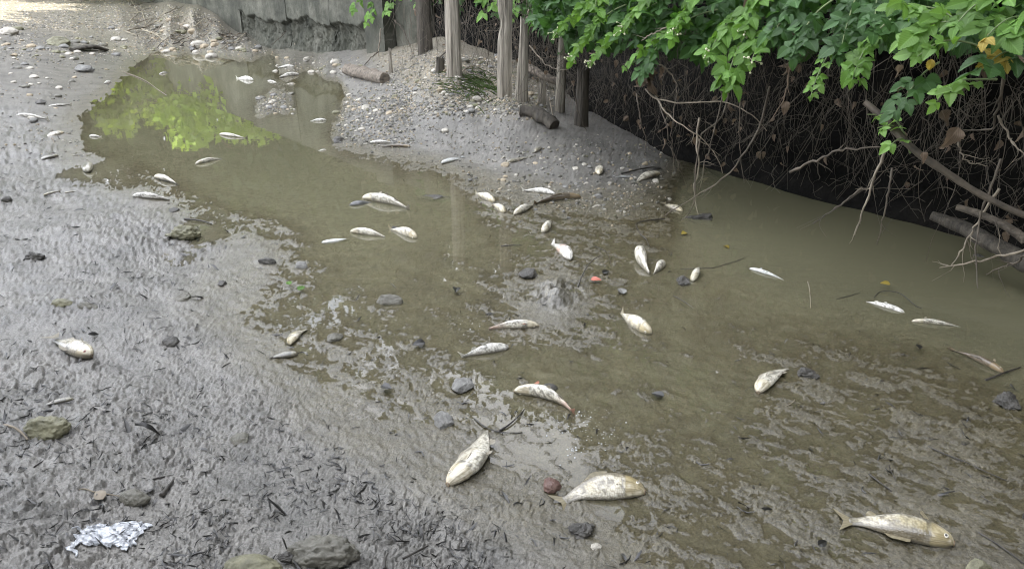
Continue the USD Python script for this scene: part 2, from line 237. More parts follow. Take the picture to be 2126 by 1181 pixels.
def H2(i, j, s):
    h = (i * 374761393 + j * 668265263 + s * 974634777) & 0xFFFFFFFF
    h = ((h ^ (h >> 13)) * 1274126177) & 0xFFFFFFFF
    return ((h ^ (h >> 16)) & 0xFFFFFF) / 16777215.0
def flakes(x, y, s, seed, tilt):
    """chopped mud: every cell a little plate with a height and a tilt of its own"""
    u, v = x * s, y * s; iu, iv = np.floor(u).astype(np.int64), np.floor(v).astype(np.int64)
    best = np.full(u.shape, 9e9); out = np.zeros_like(u); edge = np.full(u.shape, 9e9)
    for a in (-1, 0, 1):
        for b in (-1, 0, 1):
            ci, cj = iu + a, iv + b
            th = H2(ci, cj, seed + 5) * np.pi; k = 1 + 2.2 * H2(ci, cj, seed + 6)
            du, dv = u - ci - H2(ci, cj, seed), v - cj - H2(ci, cj, seed + 1)
            e, f = (du * np.cos(th) + dv * np.sin(th)) / np.sqrt(k), (-du * np.sin(th) + dv * np.cos(th)) * np.sqrt(k)
            d = e * e + f * f
            h = H2(ci, cj, seed + 2) - .5 + tilt * ((H2(ci, cj, seed + 3) - .5) * du + (H2(ci, cj, seed + 4) - .5) * dv)
            near = d < best
            edge = np.where(near, best, np.minimum(edge, d)); best = np.where(near, d, best); out = np.where(near, h, out)
    return out, np.sqrt(edge) - np.sqrt(best)
def P3(x, y, s, o=0.0): return np.stack([np.asarray(x) * s, np.asarray(y) * s, np.full(np.shape(x), o)], -1)
def masks(x, y, base):
    px, py = flat(x, y)
    edge = np.interp(py, [300, 400, 470, 520, 600, 660, 720, 800, 900, 1000, 1100, 1181], [150, 260, 420, 540, 400, 380, 470, 560, 640, 780, 1000, 1060])
    edge = edge + 160 * (fbm(P3(x, y, 2.5, 3.3), 3) - .5)
    rough = ss(90, -150, px - edge) * (.35 + .65 * ss(150, 330, py)) * ss(90, 130, py) 
    rshore = ss(.002, .05, base) * ss(650, 760, px) * ss(480, 380, py)
    gravel = np.maximum.reduce([ss(70, 25, py + 0.0 * px) * ss(700, 500, px), ss(.16, .3, base) * ss(700, 800, px) * ss(400, 250, py), .8 * ss(130, 90, py) * ss(560, 400, px)])
    return px, py, rough, rshore, gravel
def ground(x, y, detail=True):
    x, y = np.asarray(x, float), np.asarray(y, float)
    base = macro(x, y)
    if not detail: return base
    px, py, rough, rshore, gravel = masks(x, y, base)
    wx = x + .09 * (fbm(P3(x, y, 4, 1.), 3) - .5) + .02 * (noise(P3(x, y, 25, 2.)) - .5); wy = y + .09 * (fbm(P3(x, y, 4, 7.), 3) - .5) + .02 * (noise(P3(x, y, 25, 3.)) - .5)
    f1, e1 = flakes(wx, wy, 12, 11, 1.6); f2, e2 = flakes(wx, wy, 31, 37, 1.8); f3, e3 = flakes(wx, wy, 66, 71, 1.8)
    n6 = fbm(P3(x, y, 2.4, 9.), 4); patch = ss(.46, .60, n6); patch2 = ss(.42, .58, fbm(P3(x, y, 3.7, 29.), 4))
    fine = fbm(P3(x, y, 90, 6.), 3) - .5; med = np.abs(fbm(P3(wx, wy, 16, 15.), 4) - .5)
    p3_ = .48 + .52 * ss(.40, .56, fbm(P3(x, y, 1.7, 44.), 4)); r = .10 * (fbm(P3(x, y, 1.5, 2.), 4) - .5) + p3_ * (0 + .014 * patch * f1 * ss(.0, .4, np.abs(f1)) + .011 * (.25 + .75 * patch2) * f2 + .0055 * (.5 + .5 * patch) * f3 + .006 * fine + .030 * med * (.4 + .6 * patch2) \
        - .026 * (.3 + .7 * patch) * ss(.11, .0, e1) * (f1 > .05) - .014 * ss(.13, 0, e2) * (f2 > .12) + .018 * (fbm(P3(x, y, 11, 5.), 3) - .5))
    # flow ripples of the thin sheet of mud in the middle
    c, s = .78, -.62
    u, v = wx * c + wy * s, -wx * s + wy * c
    fl = fbm(np.stack([u * 4.2, v * 12.0, np.full_like(u, .5)], -1), 4) - .5
    fl2 = fbm(np.stack([u * 16, v * 38, np.full_like(u, 4.5)], -1), 3) - .5
    fl3 = fbm(np.stack([u * 38, v * 76, np.full_like(u, 8.5)], -1), 3) - .5
    rip = .013 * fl + .0125 * fl2 + .009 * fl3 + .004 * f3 * ss(-.1, .15, fl) + .002 * f2
    far = ss(420, 300, py)
    sh = .018 * (fbm(P3(x, y, 5, 2.), 4) - .5) + .006 * f2 + .003 * f3
    deep = ss(-.012, -.05, base)
    mid = (1 - rough) * (1 - rshore)
    h = base + rough * r + mid * rip * (1 - .75 * deep) * (1 - .45 * far) + rshore * sh + gravel * .03 * (fbm(P3(x, y, 4, 8.), 3) - .5)
    # heap of mud in the middle
    q = np.hypot((px - 1150) / 62, (py - 612) / 32)
    h = h + ss(1.3, .2, q + .5 * (fbm(P3(x, y, 9, 4.), 3) - .5)) * (.10 * (fbm(P3(x, y, 12, 4.), 4) - .5) + .07 * med + .014 * f2)
    return h

NA_D = 980; az_d = np.linspace(math.radians(-50), math.radians(48), NA_D)
az = np.r_[az_d, np.linspace(math.radians(48), math.radians(310), 60)[1:-1]]
dep = np.linspace(math.radians(64), math.radians(7.2), 560)
rr = np.r_[0.35, CAM_H / np.tan(dep), np.geomspace(CAM_H / math.tan(math.radians(7.2)), 30, 60)[1:], np.geomspace(30, 400, 12)[1:]]
A, R = np.meshgrid(az, rr); X, Y = R * np.sin(A), R * np.cos(A)
Z = ground(X, Y)
base = macro(X, Y); px, py, rough, rshore, gravel = masks(X, Y, base)
Z = np.where(Y < 0.5, .05, Z)
NR, NA = X.shape
gv = np.stack([X, Y, Z], -1).reshape(-1, 3)
gv = np.vstack([gv, [[0, 0, .05]]])
gf = grid_faces(NR, NA, True); k = np.arange(NA)
gf = np.vstack([gf, np.stack([k, (k + 1) % NA, np.full(NA, len(gv) - 1)][::-1], -1)])
dry = np.clip(ss(-.004, .03, base) * .55 + rough * .6 + rshore, 0, 1)
dry = np.r_[dry.ravel(), 1]; grv = np.r_[gravel.ravel(), 0]
g = obj('mud_ground', (gv, gf), M['mud'], smooth=True, extra={'dry': dry, 'gravel': grv, 'matte': np.r_[np.maximum.reduce([gravel, .85 * ss(330, 170, py) * ss(420, 120, px), .45 * rshore, .35 * rough]).ravel(), 0]}); tag(g, kind='structure')
# water: one sheet, kept only where mud lies near or under it
s_ = 2; wr, wa = np.arange(1, NR - 40, s_), np.arange(0, NA_D, s_)
WX, WY, WZ = X[np.ix_(wr, wa)], Y[np.ix_(wr, wa)], Z[np.ix_(wr, wa)]
wf = grid_faces(len(wr), len(wa))
keep = (WZ.ravel()[wf].min(1) < .004) & (WY.ravel()[wf].min(1) > .6)
wf = wf[keep]; uq, inv = np.unique(wf, return_inverse=True)
wv = np.stack([WX, WY, np.zeros_like(WX)], -1).reshape(-1, 3)[uq]
from scipy.ndimage import gaussian_filter
depth = np.maximum(0, -gaussian_filter(WZ, 1.0)).ravel()[uq]
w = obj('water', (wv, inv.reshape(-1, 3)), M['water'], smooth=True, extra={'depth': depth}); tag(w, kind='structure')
def gz(x, y, d=True): return float(ground(np.array([x], float), np.array([y], float), d)[0])
_TS = np.geomspace(1.2, 60, 420)
def hits(px, py):
    """points of the (smooth) ground seen at pixels"""
    px, py = np.atleast_1d(np.asarray(px, float)), np.atleast_1d(np.asarray(py, float)); out = np.zeros((len(px), 3))
    for k in range(0, len(px), 4000):
        d = ray(px[k:k + 4000], py[k:k + 4000]); P = d[:, None] * _TS[None, :, None] + [0, 0, CAM_H]
        gp_ = P[..., 2] - np.maximum(macro(P[..., 0], P[..., 1]), -.25); below = gp_ < 0; i = np.where(below.any(1), below.argmax(1), len(_TS) - 1); i = np.maximum(i, 1)
        n = np.arange(len(d)); a, b = gp_[n, i - 1], gp_[n, i]; u = np.clip(a / (a - b + 1e-12), 0, 1)
        out[k:k + 4000] = P[n, i - 1] + (P[n, i] - P[n, i - 1]) * u[:, None]
    return out
def on_ground(px, py, d=False):
    p = hits(px, py)[0]; p[2] = gz(p[0], p[1], d); return p
#@@
# ------------------------------------------------------------------ bank on the right, soil behind the posts
rng = np.random.default_rng(4)
BASE = np.array([(-1.95, 11.9), (-1.35, 10.7), (-.55, 9.85), (0.2, 9.1), (0.62, 8.2), (0.98, 7.45), (1.35, 6.7), (1.75, 6.0), (2.3, 5.2), (3.0, 4.35), (3.9, 3.4), (5.2, 2.2), (7.5, 0.0)])
bp = spline(BASE, 130); bt = np.gradient(bp, axis=0); bt /= np.linalg.norm(bt, axis=1, keepdims=True)
bn = np.stack([-bt[:, 1], bt[:, 0]], -1); bn *= np.sign(bn[:, :1] + 1e-9) * 1.0
bn = np.where((bn[:, :1] * 1 + bn[:, 1:] * 0.8) < 0, -bn, bn)
prof = [(-.35, -.02), (-.1, 0), (0.12, .10), (.4, .40), (.7, .62), (1.0, .66), (1.3, .55), (1.6, .45), (1.85, .7), (2.0, 1.3), (2.1, 3.0), (2.3, 8.0), (2.4, 40.0)]
zz = np.interp(np.linspace(0, 12, 49), range(13), [p[0] for p in prof]); oo = np.interp(np.linspace(0, 12, 49), range(13), [p[1] for p in prof])
bx = bp[:, None, :] + bn[:, None, :] * oo[None, :, None]
bv = np.concatenate([bx, np.broadcast_to(zz[None, :, None], bx.shape[:2] + (1,))], -1)
off = (fbm(bv * 2.2, 4, 3) - .5) * .34 * ss(-.3, .3, zz)[None, :]
bv[..., :2] += bn[:, None, :] * off[..., None]; bv[..., 2] += (fbm(bv * 3.0, 3, 8) - .5) * .1
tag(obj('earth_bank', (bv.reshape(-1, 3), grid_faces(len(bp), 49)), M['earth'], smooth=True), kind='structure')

# ------------------------------------------------------------------ trees: far screen (seen mirrored in the pool) and the shading trees on the right bank
FLECKS = []
def leaf_cloud(cs, rs, n, size, seed, gap=True, flat_=0.6):
    r = np.random.default_rng(seed)
    w = np.array(rs) ** 2; pick = r.choice(len(cs), n, p=w / w.sum())
    d = r.normal(size=(n, 3)); d /= np.linalg.norm(d, axis=1, keepdims=True)
    c = np.asarray(cs)[pick] + d * (np.asarray(rs)[pick] * (r.random(n) ** .45))[:, None] * [1, 1, .8]
    if gap:
        for q in FLECKS:
            t = (c - q) @ SUN; dist = np.linalg.norm(c - q - t[:, None] * SUN, axis=1); c = c[dist > .33]
    n = len(c)
    nv = r.normal(size=(n, 3)) + [0, 0, flat_]; nv /= np.linalg.norm(nv, axis=1, keepdims=True)
    t = np.cross(nv, r.normal(size=(n, 3))); t /= np.linalg.norm(t, axis=1, keepdims=True); b = np.cross(nv, t)
    s = size * (.6 + .8 * r.random(n))[:, None]
    v = np.stack([c - t * s, c + b * s * .5, c + t * s, c - b * s * .5], 1)
    f = np.arange(n)[:, None] * 4
    return v.reshape(-1, 3), np.vstack([f + [0, 1, 2], f + [0, 2, 3]])
def tree(name, label, x, y, z0, h, rad, nclump, n, size, mt, seed, crown_from=.35, group=None, lean=(0, 0)):
    r = np.random.default_rng(seed); t = thing(name, label, 'tree', (x, y, z0), group)
    top = np.array([lean[0], lean[1], h])
    mb = MB(); pts = np.array([top * k + r.normal(size=3) * .12 * [1, 1, 0] * (k > 0) for k in np.linspace(0, .85, 8)])
    mb.add(*tube(pts, np.linspace(.022 * h + .03, .03, 8), 8))
    cs, rs = [], []
    for i in range(nclump):
        a, k = r.random() * 6.28, crown_from + (1 - crown_from) * r.random()
        ro = rad * math.sqrt(r.random()) * (1.0 - .45 * abs(k - .6))
        c = top * k + [math.cos(a) * ro, math.sin(a) * ro, 0]; cs.append(c); rs.append(rad * (.25 + .2 * r.random()) * (.62 if mt == 'tree_leaf' else 1))
        s = top * max(.15, k - .25) * .95
        if i % 2 == 0: mb.add(*tube(spline([s, (s + c) / 2 + [0, 0, .15], c], 5), np.linspace(.05, .012, 5) * h / 8, 5))
    obj('trunk', mb.get(), M['bark'], t, smooth=True)
    v, f = leaf_cloud(np.array(cs) + [x, y, z0], rs, n, size, seed + 1)
    obj('crown', (v - [x, y, z0], f), M[mt], t)
    return t
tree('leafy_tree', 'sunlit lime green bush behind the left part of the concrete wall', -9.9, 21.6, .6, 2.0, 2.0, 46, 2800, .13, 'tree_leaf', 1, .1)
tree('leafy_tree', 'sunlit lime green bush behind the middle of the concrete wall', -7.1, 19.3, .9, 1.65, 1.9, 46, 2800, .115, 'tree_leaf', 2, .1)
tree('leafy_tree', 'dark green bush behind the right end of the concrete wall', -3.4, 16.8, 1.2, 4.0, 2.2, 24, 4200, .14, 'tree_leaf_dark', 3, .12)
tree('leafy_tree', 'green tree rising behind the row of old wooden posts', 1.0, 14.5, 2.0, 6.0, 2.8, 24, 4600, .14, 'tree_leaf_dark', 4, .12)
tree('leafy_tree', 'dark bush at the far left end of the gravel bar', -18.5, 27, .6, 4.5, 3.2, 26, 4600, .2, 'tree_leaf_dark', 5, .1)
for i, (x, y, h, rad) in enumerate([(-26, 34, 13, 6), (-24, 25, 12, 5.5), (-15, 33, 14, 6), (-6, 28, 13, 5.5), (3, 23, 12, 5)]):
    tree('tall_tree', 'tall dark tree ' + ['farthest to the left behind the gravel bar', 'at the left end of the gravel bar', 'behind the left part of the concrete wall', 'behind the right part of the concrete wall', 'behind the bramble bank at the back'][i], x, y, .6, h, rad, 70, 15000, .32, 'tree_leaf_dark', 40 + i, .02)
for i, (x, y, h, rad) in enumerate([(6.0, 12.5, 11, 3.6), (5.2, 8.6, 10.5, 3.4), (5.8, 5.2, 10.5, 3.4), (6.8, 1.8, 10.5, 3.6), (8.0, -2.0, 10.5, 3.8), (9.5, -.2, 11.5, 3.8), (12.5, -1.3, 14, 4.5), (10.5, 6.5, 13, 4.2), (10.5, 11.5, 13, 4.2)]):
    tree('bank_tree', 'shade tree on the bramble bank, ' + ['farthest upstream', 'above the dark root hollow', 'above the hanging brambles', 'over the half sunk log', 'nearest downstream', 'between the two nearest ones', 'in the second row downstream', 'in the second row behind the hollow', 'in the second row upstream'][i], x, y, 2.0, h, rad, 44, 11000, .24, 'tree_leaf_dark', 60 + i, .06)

for i, (x, y, h, rad) in enumerate([(-10.5, -2.5, 10, 3.8), (-5.5, -6.5, 11, 4.0), (0.5, -8.0, 11, 4.0), (5.5, -6.5, 11, 4.0), (-13.5, 2.5, 9, 3.6)]):
    tree('creek_tree', 'tree on the near bank ' + ['left of where one stands', 'behind and left of where one stands', 'straight behind where one stands', 'behind and right of where one stands', 'far out to the left'][i], x, y, .6, h, rad, 34, 6000, .3, 'tree_leaf_dark', 80 + i, .06)
# ------------------------------------------------------------------ concrete wall
def wall_line(s): return np.array([-1.62, 11.75]) + (np.array([-14.0, 26.0]) - np.array([-1.62, 11.75])) * s
WD = np.array([-12.38, 14.25]); WL = np.linalg.norm(WD); WD /= WL; WN = np.array([-WD[1], WD[0]]) * 1.0
WN = WN if WN[1] < 0 else -WN                     # out of the wall, towards the pool
wall = thing('concrete_wall', 'old grey concrete retaining wall with a broken lip along the pool', 'wall', (-1.62, 11.75, 0))
def panel(name, u0, u1, z0, z1, dfun, thick=.35, nu=110, nz=90, mt='concrete'):
    u, z = np.linspace(u0, u1, nu), np.linspace(z0, z1, nz); U, Zz = np.meshgrid(u, z, indexing='ij')
    d = dfun(U, Zz)
    fr = np.stack([WD[0] * U + WN[0] * d, WD[1] * U + WN[1] * d, Zz], -1)
    bk = np.stack([WD[0] * U - WN[0] * thick, WD[1] * U - WN[1] * thick, Zz], -1)
    v = np.vstack([fr.reshape(-1, 3), bk.reshape(-1, 3)]); f = grid_faces(nu, nz); n = nu * nz
    e = np.r_[np.arange(nz), np.arange(1, nu) * nz + nz - 1, (nu - 1) * nz + np.arange(nz - 2, -1, -1), np.arange(nu - 2, 0, -1) * nz]
    e2 = np.roll(e, -1)
    f = np.vstack([f, f[:, ::-1] + n, np.stack([e, e + n, e2 + n], -1), np.stack([e, e2 + n, e2], -1)])
    m = trimesh.Trimesh(v, f, process=False); m.fix_normals()
    return obj(name, m, M[mt], wall, smooth=35)
def nz_(U, Zz, s, o, seed): return fbm(np.stack([U * s, Zz * s, np.full_like(U, o)], -1), 4, seed) - .5
def lip(lo, amp, proud):
    def f(U, Zz):
        edge = lo + amp * nz_(U, U * 0, 1.7, 1, 5) + .10 * nz_(U, Zz * .6, 6, 3, 6) + .05 * nz_(U, Zz, 22, 3, 16)
        low = ss(.03, -.03, Zz - edge)
        return proud * (1 - low) + .03 * nz_(U, Zz, 5, 2, 7) + .02 * nz_(U, Zz, 22, 2, 9) + low * (.14 * nz_(U, Zz, 4, 4, 21) + .09 * nz_(U, Zz, 12, 5, 23) + .05 * nz_(U, Zz, 30, 5, 24)) + .16 * ss(.35, -.2, Zz)
    return f
smooth_ = lambda p: (lambda U, Zz: p + .03 * nz_(U, Zz, 3, 2, 3) + .012 * nz_(U, Zz, 20, 2, 4))
panel('end_slab', -.55, .18, -.2, 1.75, lambda U, Zz: .02 + .05 * nz_(U, Zz, 5, 2, 3) - .14 * ss(-.2, -.55, U + .1 * nz_(U, Zz, 6, 1, 2)), nu=24)
panel('pilaster', .24, .78, -.2, 1.8, lambda U, Zz: .2 + .03 * nz_(U, Zz, 4, 2, 3) + .015 * nz_(U, Zz, 20, 2, 4), nu=24)
panel('wall_panel', .785, 2.1, -.2, 1.75, lip(.62, .2, .09))
panel('wall_panel', 2.13, 3.75, -.2, 1.72, lip(.60, .2, .08))
panel('wall_panel', 3.78, 6.0, -.2, 1.7, lip(.55, .3, .08))
panel('wall_panel', 6.03, 9.2, -.2, 1.65, smooth_(.04))
panel('wall_panel', 9.23, 13.0, -.2, 1.6, smooth_(.02))
panel('wall_panel', 13.03, WL, -.2, 1.6, smooth_(.05))

# ------------------------------------------------------------------ old posts and logs
def post(px, pyb, pyt, wpx, label, mt='wood', seed=0, lean=0.0, taper=.85, notch=None, zb=None):
    p = on_ground(px, pyb); dz = flat(p[0], p[1], p[2]); dep_ = p[1] * cp - (p[2] - CAM_H) * sp
    wr_ = wpx * 1.18 / F * dep_ / 2; top = atd(px + lean, pyt, dep_ * 1.0)
    el = (590.5 - pyt) / F; yy = p[1]; zt = CAM_H + yy * (-sp + el * cp) / (cp + el * sp)
    hgt = zt - p[2] + .0
    r = np.random.default_rng(seed); na, nh = 20, 34
    a = np.arange(na) * 2 * np.pi / na; h = np.linspace(-.25, 1, nh)
    base_r = wr_ * (1 + .10 * np.sin(2 * a + r.random() * 6) + .05 * np.sin(5 * a + r.random() * 6))
    Aa, Hh = np.meshgrid(a, h, indexing='ij'); Aa, Hh = Aa.T, Hh.T
    groove = noise(np.stack([np.cos(Aa) * 5, np.sin(Aa) * 5, Hh * .8 + seed], -1), seed) - .5
    rad = base_r[None] * (1 - (1 - taper) * np.clip(Hh, 0, 1)) * (1 + .42 * groove + .10 * (noise(np.stack([np.cos(Aa) * 3, np.sin(Aa) * 3, Hh * 5], -1), seed + 9) - .5))
    if notch: rad *= 1 - notch[2] * np.exp(-((Hh - notch[0]) / notch[1]) ** 2) * (np.cos(Aa - notch[3]) > -.2)
    jag = .10 * (noise(np.stack([np.cos(Aa) * 4, np.sin(Aa) * 4, np.full_like(Aa, seed + .5)], -1), 3) - .5) * 2
    z = Hh * hgt + ss(.75, 1, Hh) * jag
    lx = (lean / F * dep_) * np.clip(Hh, 0, 1)
    v = np.stack([np.cos(Aa) * rad + lx, np.sin(Aa) * rad * .55, z], -1)
    mb = MB(); vv = v.reshape(-1, 3); cpt = v[-1].mean(0) - [0, 0, .03]
    k = np.arange(na); f = grid_faces(nh, na, True); f2 = np.stack([k + (nh - 1) * na, (k + 1) % na + (nh - 1) * na, np.full(na, nh * na)], -1)
    o = thing('wooden_post', label, 'post', p)
    m = trimesh.Trimesh(np.vstack([vv, cpt[None]]), np.vstack([f, f2]), process=False)
    obj('post_shaft', m, M[mt], o, smooth=50)
post(943, 160, -120, 27, 'weathered grey wooden post, the tallest pale one beside the gravel slope', seed=1)
post(1047, 200, -100, 25, 'weathered grey post with a notch eaten out of its side', seed=2, notch=(.52, .07, .45, 3.2), lean=2)
post(1084, 212, 42, 22, 'grey post with a broken pointed top next to the notched post', seed=3, lean=4, taper=.55)
post(1125, 216, 170, 15, 'short stump of a post between two taller grey posts', seed=4, taper=.8)
post(1162, 232, 72, 19, 'thin brown post half covered by bramble leaves', 'wood', seed=5, lean=3)
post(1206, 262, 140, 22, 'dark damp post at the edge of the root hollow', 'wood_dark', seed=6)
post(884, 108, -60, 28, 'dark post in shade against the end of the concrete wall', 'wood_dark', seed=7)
post(915, 152, 122, 14, 'stubby dark post end just left of the tallest post', 'wood_dark', seed=8)
post(812, 152, 104, 8, 'slim broken stake at the foot of the concrete wall', 'wood', seed=9, taper=.5)
def log(pts, radii, label, name='log', cat='log', mt='log', seed=0, sides=14, n=26, flatten=1.0):
    p = spline(pts, n); r = np.interp(np.linspace(0, 1, n), np.linspace(0, 1, len(radii)), radii)
    v, f = tube(p, r, sides); c = np.repeat(p, sides, 0); d = v[:n * sides] - c
    k = 1 + .5 * (noise(v[:n * sides] * [14, 14, 14], seed) - .5) + .25 * (noise(v[:n * sides] * 40, seed + 2) - .5)
    v[:n * sides] = c + d * k[:, None] * [1, 1, flatten]
    o = thing(name, label, cat, p[0]); obj('timber', (v - p[0], f), M[mt], o, smooth=50); return o
def og(px, py, up=0.0): q = on_ground(px, py); return q + [0, 0, up]
log([og(722, 152, .05), og(757, 162, .06), og(800, 172, .05)], [.09, .085, .075], 'rotten log lying at the foot of the concrete wall', seed=1)
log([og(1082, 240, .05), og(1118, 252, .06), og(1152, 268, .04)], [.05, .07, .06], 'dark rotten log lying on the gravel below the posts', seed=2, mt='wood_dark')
log([og(1090, 150, .12), og(1130, 178, .1), og(1160, 190, .1)], [.035, .045, .04], 'grey fallen pole leaning behind the short stump', seed=3)
log([atd(1935, 447, 4.35), atd(2010, 478, 4.2), atd(2126, 545, 3.95), atd(2300, 640, 3.6)], [.025, .045, .05, .05], 'long waterlogged timber lying along the foot of the right bank', seed=4, mt='wood_dark', sides=18, n=40)
log([atd(1985, 430, 4.4), atd(2060, 455, 4.3), atd(2130, 500, 4.2)], [.015, .025, .025], 'split grey plank resting above the waterlogged timber', seed=5)
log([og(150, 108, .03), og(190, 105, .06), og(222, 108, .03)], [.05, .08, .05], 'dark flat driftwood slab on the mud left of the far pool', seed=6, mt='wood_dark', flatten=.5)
log([atd(1795, 212, 3.45), atd(1850, 262, 3.4), atd(1890, 305, 3.35), atd(1960, 355, 3.3), atd(2050, 412, 3.25), atd(2140, 452, 3.2)], [.012, .017, .018, .015, .014, .012], 'thick bare branch slanting down across the dark bank at right', 'branch', 'branch', 'cane', seed=7, sides=8)

# ------------------------------------------------------------------ bare canes and roots hanging over the dark hollow
CANES = [
 ([(1340, 185, 5.2), (1362, 205, 5.15), (1440, 216, 5.0), (1500, 214, 4.9), (1550, 232, 4.8), (1592, 272, 4.8)], .006, 'cane_pale', 'pale cane arching sideways out of the dead leaf clump'),
 ([(1362, 200, 5.2), (1385, 235, 5.0), (1440, 275, 4.9), (1470, 300, 4.9), (1500, 360, 5.0)], .005, 'cane_pale', 'pale cane running down to the right from the dead leaf clump'),
 ([(1452, 245, 5.0), (1446, 300, 5.0), (1449, 345, 5.05), (1441, 395, 5.1), (1450, 445, 5.05)], .007, 'cane_pale', 'pale upright cane dropping straight into the mud edge'),
 ([(1598, 180, 4.4), (1585, 240, 4.5), (1545, 320, 4.6), (1500, 370, 4.8), (1440, 408, 5.0), (1370, 456, 5.2), (1332, 485, 5.25)], .006, 'cane', 'long cane bowing down left into the shallow mud'),
 ([(1512, 190, 4.9), (1490, 255, 4.9), (1455, 285, 4.95), (1448, 330, 5.0), (1440, 420, 5.05), (1418, 455, 5.1), (1345, 483, 5.2)], .006, 'cane', 'cane ending in a wet black tip on the mud'),
 ([(1410, 185, 5.1), (1395, 260, 5.1), (1398, 330, 5.2), (1412, 372, 5.3)], .004, 'cane', 'thin hanging cane left of the pale upright cane'),
 ([(1365, 205, 5.2), (1385, 270, 5.1), (1400, 320, 5.2), (1425, 385, 5.3)], .004, 'cane', 'thin cane crossing behind the pale upright cane'),
 ([(1500, 200, 4.8), (1475, 300, 4.9), (1462, 345, 4.9), (1452, 395, 5.0)], .005, 'cane', 'slim cane falling between the pale cane and the bowing cane'),
 ([(1322, 195, 5.3), (1328, 240, 5.3), (1340, 290, 5.4), (1338, 322, 5.5)], .005, 'cane', 'short root hanging at the left of the hollow'),
 ([(1538, 200, 4.7), (1535, 280, 4.8), (1545, 380, 4.9)], .004, 'cane', 'straight thin root hanging behind the bowing cane'),
 ([(1640, 358, 4.2), (1690, 335, 4.05), (1750, 312, 3.9), (1835, 306, 3.75)], .007, 'cane', 'grey twig stretching left from the thick branch'),
 ([(1838, 312, 3.75), (1815, 370, 3.8), (1795, 430, 3.85), (1774, 488, 3.9)], .007, 'cane_pale', 'pale stick slanting down into the brown water'),
 ([(1852, 350, 3.8), (1842, 420, 3.8), (1833, 460, 3.85), (1820, 508, 3.9)], .005, 'cane', 'thin stick dipping into the water beside the pale stick'),
 ([(1790, 390, 4.0), (1745, 425, 4.0), (1688, 465, 4.05)], .006, 'cane', 'twig reaching left over the water from the root mass'),
 ([(2075, 392, 3.4), (2030, 460, 3.5), (1995, 520, 3.55), (1974, 552, 3.6)], .006, 'cane_pale', 'long pale stick leaning into the water at right'),
 ([(2078, 330, 3.3), (2040, 440, 3.4), (2028, 520, 3.4), (2030, 598, 3.35)], .005, 'cane', 'thin dark stick standing in the water by the black lump'),
 ([(2150, 512, 3.2), (2060, 535, 3.4), (1950, 556, 3.55)], .006, 'cane_pale', 'low pale stick lying over the water from the right edge'),
 ([(2150, 525, 3.1), (2090, 550, 3.3), (2048, 570, 3.4)], .005, 'cane', 'short stick under the low pale stick at the right edge'),
 ([(2086, 150, 2.9), (2072, 220, 3.0), (2060, 265, 3.1), (2000, 270, 3.2)], .006, 'cane', 'forked brown cane hanging at the right edge'),
 ([(2072, 240, 3.0), (2095, 285, 3.0), (2135, 325, 2.9)], .004, 'cane_pale', 'thin pale cane swinging out to the right edge'),
 ([(1990, 290, 3.1), (2005, 330, 3.1), (2050, 345, 3.05)], .003, 'cane_pale', 'curled pale twig under the curled brown leaf'),
 ([(1400, 52, 4.9), (1365, 65, 4.95), (1332, 85, 5.0)], .006, 'cane_pale', 'short bare pale twig among the upper bramble leaves'),
 ([(1362, 132, 5.0), (1390, 150, 5.0), (1405, 175, 5.0), (1404, 194, 5.0)], .004, 'cane_pale', 'thin hooked twig below the middle leaves'),
 ([(1190, 180, 6.4), (1198, 225, 6.6), (1218, 272, 6.8)], .005, 'cane', 'thin stem in front of the dark damp post'),
 ([(1098, 20, 8.6), (1090, 45, 8.6), (1064, 60, 8.6)], .008, 'cane_pale', 'pale curved stem beside the notched post'),
 ([(1100, 95, 8.2), (1120, 120, 8.0), (1138, 138, 7.8), (1180, 145, 7.3)], .007, 'cane_pale', 'pale stem crossing between the posts'),
 ([(625, 15, 14.5), (600, 60, 14.2), (562, 94, 14.0)], .010, 'cane', 'thin sapling stem leaning against the wall lip'),
 ([(818, 42, 11.2), (840, 70, 11.0), (855, 110, 10.9)], .010, 'cane', 'bent stem in front of the dark gap beside the wall'),
 ([(790, 60, 11.2), (786, 120, 11.1), (786, 172, 10.9)], .008, 'cane_pale', 'pale vine hanging down the pilaster to the log'),
 ([(786, 108, 11.0), (765, 125, 10.9), (748, 152, 10.8)], .008, 'cane', 'short vine fork at the foot of the pilaster'),
 ([(612, 60, 14.0), (612, 90, 13.9), (620, 116, 13.8)], .012, 'cane_pale', 'pale hanging root on the face of the wall'),
 ([(1640, 120, 4.2), (1632, 190, 4.3), (1600, 250, 4.4)], .005, 'leaf_dead', 'dry stalk with hanging withered leaves'),
]
